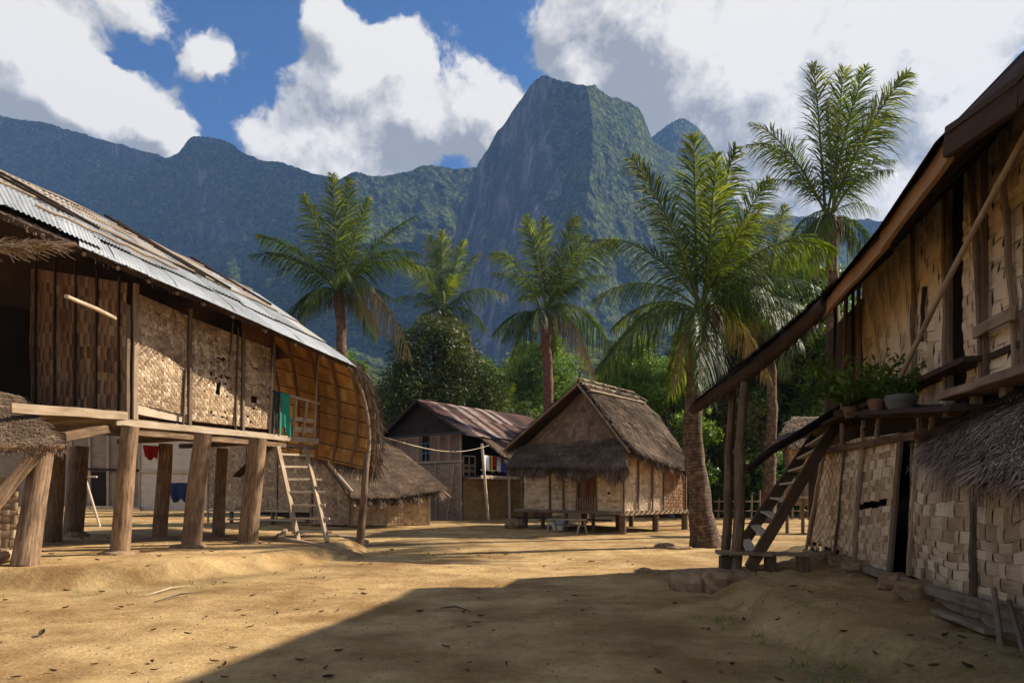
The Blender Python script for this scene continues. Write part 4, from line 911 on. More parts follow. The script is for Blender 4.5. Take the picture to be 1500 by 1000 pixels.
# ------------------------------------------------------------------ right two-storey house (in shade)
FR = Fr((3.97, 5.3), (.221, .975)); FR.n = Vector((-.975, .221, 0)); hR = FR.hit
def build_right_house():
    H = thing('bamboo_house', 'tall shaded two-storey house of plaited bamboo on the right', 'house', tuple(FR(4, 0, .3)))
    nr = tuple(FR.n)
    def panel(bl, br, tr, tl, cell, o=0.0, m=weave_m, name='wall_panel', **k):
        wv = weave(hR(*bl, o), hR(*br, o), hR(*tr, o), hR(*tl, o), cell, nr, **k); return wv.build(name, m, H)
    def bat(a, b, w=.05, t=.45, o=.05, m=wood_m, name='wall_post', h=.045):
        return MB().beam(hR(*a, o), hR(*b, o), w, h, up=nr, t=t, n=8, wob=.010).build(name, m, H)
    # lower storey: weave tones raised to paint in bounced light
    gap = lambda v0, dv, pr, u0=0, u1=1: (lambda u, v, r: abs(v-v0) < dv and u0 < u < u1 and r.random() < pr)
    panel((1185, 801), (1249, 829), (1264, 640), (1209, 655), .115, per=3, vf=.3, shift=2, warp=.35, bulge=.007, tone=(.56, 1.12), vt=-.15, back=.6, seed=11, cellv=.095, holes=gap(.03, .03, .6), bowl=.03)
    panel((1251, 829), (1304, 838), (1319, 634), (1265, 640), .13, per=3, vf=.3, shift=2, warp=.35, bulge=.007, tone=(.56, 1.12), vt=-.15, back=.6, seed=12, cellv=.10, holes=gap(.50, .022, .7, .1, 1), bowl=.03)
    panel((1329, 842), (1423, 872), (1428, 622), (1343, 634), .115, per=3, vf=.3, shift=2, warp=.4, bulge=.009, tone=(.56, 1.12), vt=-.18, back=.6, seed=13, cellv=.115, holes=gap(.56, .022, .6), bowl=.04)
    panel((1425, 873), (1560, 915), (1560, 596), (1430, 622), .12, per=3, vf=.3, shift=2, warp=.4, bulge=.009, tone=(.56, 1.12), vt=-.18, back=.6, seed=14, cellv=.115, holes=gap(.62, .02, .5, 0, .9), bowl=.04)
    bat((1181, 803), (1207, 655), .07, .7); bat((1222, 824), (1238, 648), .035, .3); bat((1249, 830), (1264, 640), .06, .6)
    MB().beam(hR(1303, 838, .07), hR(1320, 632, .07), .11, .04, up=nr, t=.35, n=6).build('door_board', wood_m, H)
    bat((1331, 842), (1345, 636), .05, .6); bat((1424, 874), (1429, 622), .05, .25); bat((1331, 842), (1338, 640), .02, .4, o=.0)
    # floor line of the lower storey: sill and foundation boards
    MB().beam(hR(1178, 807, .08), hR(1570, 924, .08), .06, .10, t=.5, n=12, wob=.012).build('sill', wood_m, H)
    for i, (x0, x1, y) in enumerate(((1368, 1410, 893), (1412, 1438, 903), (1440, 1500, 915), (1503, 1560, 930))):
        p, q = hR(x0, y, .0), hR(x1, y, .0); p.z = q.z = .36; MB().beam(p, q, .03, .26, t=.65, n=3).build('foundation_board', wood_m, H)
    for s_ in (.6, 2.4, 4.2, 6.2, 8.2): MB().tube([FR(s_, -.1, .1), FR(s_, -.1, .6)], .08, 8, .4).build('short_post', log_m, H)
    # floors, rear walls, and dark sheets painting interior shade so gaps read black
    zc = .45
    def q4(*p): return [[A(x) for x in p]]
    MB().quads(q4(FR(-3.5, -.30, .1), FR(8.3, -.30, .1), FR(8.3, -.30, 2.5), FR(-3.5, -.30, 2.5))).build('shade_backing', dark_m, H)
    MB().quads(q4(FR(8.35, -.02, .35), FR(8.35, -5.2, .35), FR(8.35, -5.2, 2.6), FR(8.35, -.02, 2.6))).build('end_wall', weave_m, H)
    MB().quads(q4(FR(-3.5, -5.2, .1), FR(8.35, -5.2, .1), FR(8.35, -5.2, 4.0), FR(-3.5, -5.2, 4.0))).build('rear_wall', weave_m, H)
    for i in range(12):
        s0 = -3.5 + i; MB().beam(FR(s0+.5, .22 if i > 3 else .05, 2.52), FR(s0+.5, -5.2, 2.52), .98, .05, t=.4, n=2).build('floor_board', dark_m, H)
    # beams and shelf between the storeys
    MB().beam(hR(1200, 662, .06), hR(1345, 637, .06), .07, .09, t=.4, n=8).build('middle_beam', log_m, H)
    MB().beam(hR(1262, 606, .30), hR(1425, 596, .30), .35, .05, t=.3, n=6).build('shelf', dark_m, H)
    MB().beam(hR(1225, 606, .16), hR(1425, 600, .16), .08, .12, t=.3, n=8).build('middle_beam', dark_m, H)
    for (x, y0, y1) in ((1345, 640, 608), (1363, 640, 606), (1284, 640, 612), (1262, 640, 615), (1232, 650, 620)): bat((x, y0), (x+3, y1), .05, .55, o=.02)
    MB().beam(hR(1410, 580, .22), hR(1600, 520, .22), .4, .07, t=.45, n=6).build('upper_ledge', wood_m, H)
    for x, y in ((1390, 585), (1430, 578), (1475, 560)): MB().beam(hR(x, y, .2), hR(x, y, .2)+V(0, 0, -.16), .08, .08, up=nr, t=.5, n=2).build('ledge_block', wood_m, H)
    # upper storey: paler weave tones stand in for bounced light
    gr_ = .0
    panel((1262, 598), (1336, 592), (1337, 290), (1262, 400), .075, per=6, shift=1, bulge=.007, tone=(.72, 1.2), seed=21, cellv=.15, vt=.25, warp=.5)
    panel((1339, 592), (1386, 594), (1384, 240), (1338, 300), .14, per=4, shift=1, bulge=.010, tone=(.75, 1.2), seed=22, cellv=.10, warp=.4)
    panel((1412, 572), (1440, 562), (1440, 170), (1412, 205), .10, per=2, bulge=.008, tone=(.7, 1.1), seed=23, warp=.4)
    panel((1444, 566), (1600, 545), (1600, 20), (1444, 165), .13, per=4, shift=1, bulge=.012, tone=(.75, 1.2), seed=24, cellv=.075, warp=.5, holes=lambda u, v, r: r.random() < .01)
    MB().beam(hR(1232, 640, .0), hR(1240, 400, .0), .14, .03, up=nr, t=.55, n=6).build('corner_board', log_m, H)
    MB().beam(hR(1247, 620, .02), hR(1250, 400, .02), .06, .03, up=nr, t=.3, n=6).build('corner_board', dark_m, H)
    bat((1221, 560), (1224, 440), .03, .3); bat((1256, 600), (1258, 400), .05, .5)
    bat((1337, 594), (1338, 300), .035, .4); bat((1386, 596), (1383, 240), .05, .5); bat((1393, 596), (1391, 235), .03, .35); bat((1388, 594), (1387, 240), .02, .3)
    bat((1439, 568), (1420, 170), .05, .35, o=.06); bat((1444, 566), (1440, 170), .03, .25); bat((1488, 545), (1462, 130), .035, .5, o=.05); bat((1500, 545), (1512, 100), .04, .35)
    for k in range(3): MB().quads(q4(hR(1385, 600, -.05), hR(1415, 590, -.05), hR(1415, 180, -.05), hR(1385, 220, -.05))).build('shade_backing', black_m, H) if k == 0 else None  # black sheet painting the shade in the gap between panels
    MB().beam(hR(1427, 488, .12), hR(1484, 458, .12), .03, .10, up=(0, 0, 1), t=.55).build('door_bar', wood_m, H)
    MB().beam(hR(1350, 500, .05), hR(1354, 420, .05), .05, .03, up=nr, t=.15).build('wall_batten', dark_m, H)
    MB().quads(q4(FR(8.2, -.3, 2.5), FR(8.2, -5.2, 2.5), FR(8.2, -5.2, 4.4), FR(8.2, -.3, 4.6))).build('end_wall', weave_m, H)
    MB().quads(q4(FR(-3.5, -.35, 2.5), FR(8.2, -.35, 2.5), FR(8.2, -.35, 4.5), FR(-3.5, -.35, 4.5))).build('shade_backing', dark_m, H)  # dark sheet painting interior shade behind the upper gaps
    # roof
    ov = .8
    E = [hR(1800, -250, ov), hR(1501, 108, ov-.12), hR(1388, 192, ov), hR(1300, 322, ov), hR(1205, 440, ov), D(1110, 525, 10.0), D(1014, 592, 11.3)]
    E[1] = hR(1500, 112, ov-.10); E[0] = FR(-4.2, ov-.05, 3.72)
    r0 = 7.75
    Rg = [FR(-4.2, -3.2, r0)] + [FR(FR.s_of(E[i]), -3.2, r0) for i in (1, 2, 3, 4)] + [FR(8.4, -3.2, r0), FR(9.3, -3.0, r0-.05)]
    uu = [0, .2, .34, .5, .72, .87, 1.0]
    def surf(u, v):
        u, v = np.broadcast_arrays(np.asarray(u, float), np.asarray(v, float))
        e = np.stack([np.interp(u, uu, [p[k] for p in E]) for k in range(3)], -1); r = np.stack([np.interp(u, uu, [p[k] for p in Rg]) for k in range(3)], -1)
        sagv = np.stack([0*u, 0*u, -.12*np.sin(np.pi*v)], -1)
        return e*(1-v)[..., None] + r*v[..., None] + sagv
    W = 13.0; rg = random.Random(3)
    n = 14
    for i in range(n):
        u0 = .34 + .385*i/n
        for (v0, v1, lf) in ((-.02, .55, .05), (.5, 1.0, .09)):
            mb = MB(); P, uv, t = corr(surf, u0, u0+.385/n+.006, v0, v1, lf+.012*(i % 2), pitch=.09, amp=.016, W=W); mb.grid(P, rg.uniform(.2, .5), uvs=uv); mb.build('roof_sheet', rust_m, H)
    for (u0, u1) in ((0, .2), (.2, .345)):
        mb = MB(); P, uv, t = corr(surf, u0, u1, -.01, 1.0, .07, pitch=.09, W=W); mb.grid(P, .3, uvs=uv); mb.build('roof_sheet', rust_m, H)
    thatch(lambda u, v: surf(.0+u, .0+.98*v) - np.array([0, 0, .03]), 900, .1, .02, seed=14, fringe=0, lift=.0, fringe_len=.05, thick=.10, tone=(.05, .4), base_t=.0).build('roof_lining', dark_m, H)
    thatch(lambda u, v: surf(.72+.28*u, v) + np.array([0, 0, .04]), 7000, .35, .022, seed=15, fringe=900, fringe_len=.22, thick=.18, tone=(.1, .55), base_t=.1).build('roof_thatch', thatch_dk, H)
    # fascia boards
    def al(u, dz=0.0, do=0.0): return Vector(surf(np.array(u), np.array(.0))) + V(0, 0, dz) + FR.n*do
    MB().beam(al(.345, -.10, -.03), al(.52, -.10, -.03), .05, .17, t=.75, n=6).build('fascia_board', weave_red, H)
    MB().beam(al(.515, -.10, -.05), al(.73, -.10, -.05), .05, .16, t=.7, n=6).build('fascia_board', weave_red, H)
    MB().beam(al(.0, -.07, .0), al(.2, -.07, .0), .06, .20, t=.45, n=4).build('fascia_board', dark_m, H)
    MB().beam(al(.201, -.08, .0), al(.338, -.08, .0), .06, .20, t=.45, n=4).build('fascia_board', dark_m, H)
    MB().tube([Vector(surf(np.array(u), np.array(.0))) + V(0, 0, -.10) for u in np.linspace(.70, 1.0, 8)], [.09, .10, .11, .11, .11, .11, .10, .07], 10, .4, rough=.15).build('eave_log', dark_m, H)
    for u in np.linspace(.03, .97, 17): MB().tube([Vector(surf(np.array(u), np.array(v))) - V(0, 0, .15) for v in (.01, .5, .97)], .035, 7, .5).build('rafter', dark_m, H)
    for v in (.12, .24): MB().tube([Vector(surf(np.array(u), np.array(v))) - V(0, 0, .11) for u in np.linspace(.02, .98, 8)], .03, 7, .5).build('purlin', dark_m, H)
    # rear slope
    mb = MB(); rr = [A(p) for p in Rg]; bb = [A(p + FR.n*(-3.6) + V(0, 0, -2.3)) for p in Rg]; mb.grid([rr, bb], .3, smooth=False); mb.build('rear_roof', rust_m, H)
    # porch poles at the far end
    for (b, tpx, tpy, r, nm) in (((1060, 806), 1074, 572, .075, 1), ((1077, 850), 1091, 560, .085, 2)):
        Y = 10.6 if nm == 1 else 9.95
        f = D(b[0], b[1], Y); f.z = gz1(f.x, f.y) - .05; tp = D(tpx, tpy, Y+.2)
        MB().tube([f, lerp(f, tp, .33)+V(.02, 0, 0), lerp(f, tp, .66)+V(-.03, 0, 0), tp], [r, r*.95, r*.8, r*.7], 10, .4, rough=.12, seed=nm).build('porch_pole', log_m, H)
    MB().tube([D(1092, 690, 10.4), D(1130, 660, 10.8), D(1165, 640, 11.2), D(1232, 598, 11.6)], [.06, .065, .07, .075], 9, .3, rough=.15).build('brace', dark_m, H)
    return H
build_right_house()
# thatched awning on the right wall
def build_awning():
    H = thing('thatched_awning', 'small dark thatched awning sticking out from the shaded right wall', 'awning', tuple(hR(1450, 690, .5)))
    e = [hR(1354, 664, .5), hR(1395, 682, .75), hR(1450, 686, .9), hR(1560, 690, .95), hR(1700, 700, .95)]
    r = [hR(1372, 648, .25), hR(1412, 612, .12), hR(1460, 585, .05), hR(1560, 540, .05), hR(1700, 480, .05)]
    m = [lerp(a, b, .5) + V(0, 0, .10) for a, b in zip(e, r)]
    thatch(loft([e, m, r]), 15000, .20, .013, seed=91, fringe=2200, fringe_len=.22, thick=.10, tone=(.45, 1.25), base_t=.4, courses=9, jit=.6, lift=.03).build('thatch', thatch_dk, H)
    MB().tube([p - V(0, 0, .06) for p in e], .022, 7, .4).build('edge_pole', wood_m, H)
    for p, q in ((hR(1430, 680, .80), hR(1445, 650, .02)), (hR(1560, 686, .9), hR(1560, 620, .02))): MB().tube([p, q], .02, 6, .4).build('strut', dark_m, H)
build_awning()
o = MB().tube([hR(1317, 556, .35), hR(1370, 445, .36), hR(1430, 330, .40), hR(1530, 145, .45)], [.026, .026, .024, .02], 8, .7, rough=.1).build('bamboo_pole', wood_m); tag(o, 'long bamboo pole leaning diagonally across the upper right wall', 'pole')
# steep ladder with heavy side boards
fa, fb = D(1098, 832, 9.75), D(1084, 800, 10.6)
L2 = ladder('ladder', fb, D(1192, 640, 11.75), fa, D(1229, 613, 11.3), 8, 'steep dark ladder with heavy side boards against the shaded house', .05, .18, .15, .03, dark_m, over=-.04, first=.06, last=.9, t=.95)
for c in L2.children:
    if c.name.startswith('rung'): c.name = 'step'; c.data.materials[0] = wood_m
# bench before the ladder
B_ = thing('bench', 'low plank bench with block feet at the bottom of the steep ladder', 'bench', tuple(on(D(1110, 830, 10))))
MB().beam(D(1050, 808, 10.0), D(1128, 811, 9.9), .34, .05, t=.5, n=5).build('seat', wood_m, B_)
MB().beam(D(1126, 810, 10.0), D(1186, 812, 9.8), .22, .05, t=.45, n=5).build('seat', wood_m, B_)
for x, Y in ((1062, 10.0), (1128, 9.9), (1176, 9.8)):
    p = D(x, 812, Y); f = on(p, -.05); MB().beam(f, V(f.x, f.y, p.z-.02), .16, .14, up=(1, 0, 0), t=.35, n=2).build('leg', log_m, B_)
# potted plants on the shelf
def potted(px, py, o, r, h, label, seed, spread, nl, pot_m):
    p = hR(px, py, o); T = thing('potted_plant', label, 'potted plant', tuple(p), 'potted plants on the shelf of the shaded house')
    zz = np.linspace(0, 1, 7); th = np.linspace(0, 2*np.pi, 19)[:-1]; prof = [.7, .78, .86, .93, 1.0, 1.08, .96]
    mb = MB(); mb.grid([[A(p) + np.array([math.cos(a)*r*k, math.sin(a)*r*k, z*h]) for a in th] for z, k in zip(zz, prof)], .5, closed=True); mb.grid([[A(p) + np.array([math.cos(a)*r*k, math.sin(a)*r*k, h*.9]) for a in th] for k in (.95, .02)], .2, closed=True); mb.build('pot', pot_m, T)
    rg = np.random.default_rng(seed); st = MB(); lf = MB()
    for k in range(nl):
        a = rg.uniform(0, 6.28); L_ = spread*rg.uniform(.5, 1.1); tip = A(p) + np.array([math.cos(a)*L_, math.sin(a)*L_*.6, h + spread*rg.uniform(.1, .9)]); s0 = A(p) + np.array([0, 0, h*.9])
        mid = (s0+tip)/2 + np.array([0, 0, .12*spread]); st.tube([s0, mid, tip], [.008, .006, .003], 4, .5, cap=False)
        for j in range(9):
            t = .3 + .7*j/8; c = (1-t)**2*s0 + 2*t*(1-t)*mid + t*t*tip; d = rg.normal(size=3)*.5 + (tip-s0)*.6; d[2] -= .1; d /= np.linalg.norm(d); w = np.cross(d, [rg.normal()*.3, rg.normal()*.3, 1]); w /= np.linalg.norm(w); l = rg.uniform(.06, .12)
            lf.quads([[c, c + d*l*.45 + w*l*.27, c + d*l, c + d*l*.45 - w*l*.27]], rg.uniform(.1, .7))
    st.build('stems', leaf_green, T); lf.build('foliage', leaf_green, T)
tin = mat('grey_tin', 'plain', a=(.075, .072, .06), b=(.13, .125, .10), rough=.5); clay = mat('brown_clay', 'plain', a=(.14, .07, .04), b=(.22, .12, .07))
potted(1320, 604, .34, .15, .18, 'leafy plant in a wide grey basin on the shaded shelf', 3, .34, 22, tin)
potted(1284, 606, .34, .09, .17, 'bushy plant in a small brown pot beside the grey basin', 4, .55, 36, clay)
potted(1246, 612, .30, .09, .15, 'trailing plant at the far end of the shelf above the steep ladder', 5, .85, 60, clay)

# ------------------------------------------------------------------ thatched stilt hut in the middle
def build_mid():
    C = V(3.84, 23.7, 0); fd = (V(.44, 27.2, 0)-C); FWd = fd.length; fd.normalize(); sd = V(.745, .667, 0).normalized(); SW = 3.75
    fn = V(fd.y, -fd.x, 0); fn = -fn if fn.y > 0 else fn      # towards the camera
    sn = V(sd.y, -sd.x, 0); sn = -sn if sn.y > 0 else sn
    H = thing('thatched_hut', 'thatched bamboo hut on short stilts in the middle of the village', 'hut', tuple(on(C)))
    zf = .78; ze = 3.05
    P = lambda a, b, z: C + fd*a + sd*b + V(0, 0, z)       # a along the front, b along the side
    # floor, beams, posts
    MB().quads([[A(P(-.1, -.1, zf)), A(P(FWd+.1, -.1, zf)), A(P(FWd+.1, SW+.1, zf)), A(P(-.1, SW+.1, zf))]], .4).build('floor', wood_m, H)
    MB().beam(P(-.2, -.12, zf-.05), P(FWd+.35, -.12, zf-.02), .09, .12, t=.45, n=8).build('floor_beam', wood_m, H)
    MB().beam(P(-.12, -.2, zf-.08), P(-.12, SW+.3, zf-.05), .09, .12, t=.6, n=8).build('floor_beam', wood_m, H)
    MB().beam(P(.2, -.35, zf-.30), P(FWd+.3, -.35, zf-.30), .07, .07, t=.3, n=8).build('floor_beam', dark_m, H)
    for i in range(14): b = SW*i/13; MB().beam(P(-.28, b, zf+.0), P(.3, b, zf+.0), .07, .05, t=.8, n=2).build('joist_end', wood_m, H)
    for (a, b, r) in ((0, 0, .13), (1.3, 0, .07), (2.6, 0, .08), (3.8, 0, .08), (FWd, 0, .2), (0, 1.9, .12), (0, SW, .13), (1.7, 1.9, .1), (3.4, 1.9, .1), (FWd, SW, .1), (2.5, SW, .1)):
        f = on(P(a, b, 0), -.05); MB().tube([f, V(f.x, f.y, zf-.05)], r, 9, .45, rough=.1).build('post', log_m, H)
    # walls
    seg = [(0, 1.15), (1.15, 2.0), (2.0, 3.4), (3.4, FWd)]
    for i, (a, b) in enumerate(seg):
        if i == 1: continue
        weave(P(b-.03, 0, zf), P(a+.03, 0, zf), P(a+.03, 0, ze), P(b-.03, 0, ze), .24, tuple(fn), per=2, cellv=.09, bulge=.015, tone=(.68, 1.1), seed=60+i, holes=lambda u, v, r: r.random() < .012).build('wall_panel', weave_m, H)
    mb = MB()
    for i in range(9):
        a = 1.2 + .75*i/9 + .04; mb.beam(P(a, -.03, zf), P(a, -.03, ze-.15), .075, .03, up=tuple(fn), t=.25+.3*random.random(), n=3)
    mb.build('door', weave_red, H)
    mb = MB()
    for i in range(9): a = 1.15 + 1.0*i/9; mb.beam(P(a, -.10, zf), P(a, -.10, zf+.5), .03, .03, up=tuple(fn), t=.6, n=2)
    mb.build('door_gate', wood_m, H)
    weave(P(0, .03, zf-.02), P(0, SW*.62, zf), P(0, SW*.62, ze), P(0, .03, ze), .10, tuple(sn), per=4, shift=1, bulge=.010, tone=(.6, 1.0), seed=71).build('wall_panel', weave_m, H)
    weave(P(0, SW*.62, zf-.02), P(0, SW, zf), P(0, SW, ze-.4), P(0, SW*.62, ze), .12, tuple(sn), per=2, bulge=.012, tone=(.3, .8), seed=72).build('wall_panel', weave_red, H)
    MB().quads([[A(P(FWd, 0, zf)), A(P(FWd, SW, zf)), A(P(FWd, SW, ze)), A(P(FWd, 0, ze))], [A(P(0, SW, zf)), A(P(FWd, SW, zf)), A(P(FWd, SW, ze)), A(P(0, SW, ze))]], .4).build('rear_wall', weave_m, H)
    MB().quads([[A(P(0, .08, zf)), A(P(FWd, .08, zf)), A(P(FWd, .08, ze)), A(P(0, .08, ze))]], .1).build('shade_backing', dark_m, H)  # dark sheet close behind the weave, painting interior shade
    for a in (0, 1.13, 2.03, 2.7, 3.4, FWd): MB().beam(P(a, -.05, zf-.1), P(a, -.05, ze), .07, .05, up=tuple(fn), t=.45 if a > 0 else .8).build('wall_post', wood_m, H)
    for b in (.04, SW*.22, SW*.44, SW*.62, SW): MB().beam(P(-.05, b, zf-.1), P(-.05, b, ze-.1), .06, .05, up=tuple(sn), t=.6 if b < .1 else .35).build('wall_post', wood_m, H)
    # roof
    Ap = D(848, 558, 24.6); Re = D(926, 580, 27.0)
    CeN = D(922, 655, 22.9); CeF = D(1012, 686, 26.0); CeM = D(972, 672, 24.4)
    LeN = D(741, 654, 27.0); LeF = LeN + sd*4.6
    Hm = D(968, 628, 26.9)
    right = loft([[CeN, lerp(CeN, CeM, .5), CeM, lerp(CeM, CeF, .55), CeF], [lerp(CeN, Ap, .33)+V(0, 0, -.08), D(925, 632, 23.9), D(950, 630, 25.0), D(972, 640, 26.2), D(990, 653, 26.7)], [lerp(CeN, Ap, .66)+V(0, 0, -.06), D(898, 592, 24.8), D(925, 598, 25.6), D(950, 604, 26.5), D(960, 610, 27.0)], [Ap, lerp(Ap, Re, .3), lerp(Ap, Re, .6), lerp(Ap, Re, .85), Re]])
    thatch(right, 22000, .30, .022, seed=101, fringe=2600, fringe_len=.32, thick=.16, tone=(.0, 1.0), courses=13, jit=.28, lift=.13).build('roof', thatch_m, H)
    left = loft([[LeF, LeN], [Re + fd*.1, Ap]]); thatch(left, 6000, .30, .022, seed=102, fringe=800, fringe_len=.3, thick=.16, tone=(.1, .6)).build('roof', thatch_m, H)
    back = loft([[CeF, LeF], [Re, Re + V(-.05, .05, 0)]]); thatch(back, 4000, .3, .022, seed=103, thick=.1).build('roof', thatch_m, H)
    # gable
    g0 = P(-.1, -.15, ze+.05); g1 = P(FWd+.1, -.15, ze+.05); ga = Ap + sd*.45 + V(0, 0, -.18)
    weave(g1, g0, lerp(g0, ga, .97), lerp(g1, ga, .97), (.085), tuple(fn), per=6, shift=1, bulge=.012, cellv=.22, vt=.1, tone=(.35, .72), seed=81, warp=.2).build('gable', thatch_m, H)
    for p, q in ((CeN, Ap), (LeN, Ap)): MB().tube([lerp(p, q, k) + V(0, 0, -.12) - sd*.06 for k in (-.02, .3, .6, 1)], .05, 8, .45).build('verge_pole', wood_m, H)
    # thatch skirt under the gable
    k0, k1 = D(738, 655, 26.9) + V(0, -.1, .08), D(917, 651, 23.0) + V(0, -.1, .08); e0, e1 = D(745, 680, 26.2) + V(0, -.35, 0), D(916, 682, 22.4) + V(0, -.25, 0)
    i0, i1 = P(FWd, -.15, ze+.28), P(-.05, -.15, ze+.28)
    thatch(loft([[e0, lerp(e0, e1, .5)+V(0, 0, .02), e1], [i0, lerp(i0, i1, .5), i1]]), 11000, .32, .022, seed=104, fringe=4200, fringe_len=.42, thick=.16, tone=(.1, .95), courses=5).build('eave_skirt', thatch_m, H)
    # ridge poles and ties
    for dz, off in ((.10, 0), (.05, .22), (.03, .5)):
        MB().tube([Ap + fd*(-off*1.2) + V(0, 0, dz - off*.85) - sd*.1, Re + fd*(-off*1.1) + V(0, 0, dz - off*.8 + .06) + sd*.1], .035, 6, .75).build('ridge_pole', wood_m, H)
    for k in (.02, .2, .42, .62, .85, 1.0):
        a = lerp(Ap, Re, k) + V(0, 0, .16); MB().tube([a + fd*.4 + V(0, 0, -.25), a, a - fd*.62 + V(random.uniform(-.1, .1), 0, -.42)], .026, 6, .6).build('ridge_tie', wood_m, H)
    MB().tube([Ap + fd*.1 + V(0, 0, -.1), Ap + V(.05, -.1, .32)], .03, 6, .5).build('ridge_tie', dark_m, H)
    # a pale plank at the corner under the eave
    MB().beam(P(-.2, -.18, 1.9), P(.05, -.25, 3.0), .05, .05, up=tuple(fn), t=.9).build('corner_pole', wood_m, H)
    MB().beam(P(-.35, -.15, 1.85+.2), P(-.1, -.2, 2.75), .22, .03, up=tuple(fn), t=.85).build('corner_board', wood_m, H)
    # bench in front
    B2 = thing('bench', 'rough plank bench before the door of the thatched stilt hut', 'bench', tuple(on(P(1.7, -1.0, 0))))
    MB().beam(P(.9, -.95, .50), P(2.5, -.95, .48), .32, .05, t=.7, n=4).build('seat', wood_m, B2)
    MB().beam(P(1.0, -.80, .28), P(2.4, -.80, .28), .08, .05, t=.5, n=4).build('stretcher', wood_m, B2)
    for a, b, tl in ((1.0, -.85, -.15), (1.0, -1.05, .1), (2.4, -.85, -.1), (2.4, -1.05, .2)):
        f = on(P(a+tl*.3, b+ (b+.95)*1.2, 0), -.03); MB().beam(f, P(a, b, .49), .06, .06, up=(1, 0, 0), t=.7, n=2).build('leg', wood_m, B2)
    stone('stone', on(P(FWd+.1, -.35, 0), .12), .38, .3, .28, 5, 'brown boulder under the left front corner of the thatched stilt hut', None)
    tag(MB().beam(on(P(2.9, -.2, 0), .12), on(P(2.9, .3, 0), .30), .5, .3, t=.9, n=3).build('sack', white_m), 'pale sack stored under the floor of the thatched stilt hut', 'sack')
build_mid()

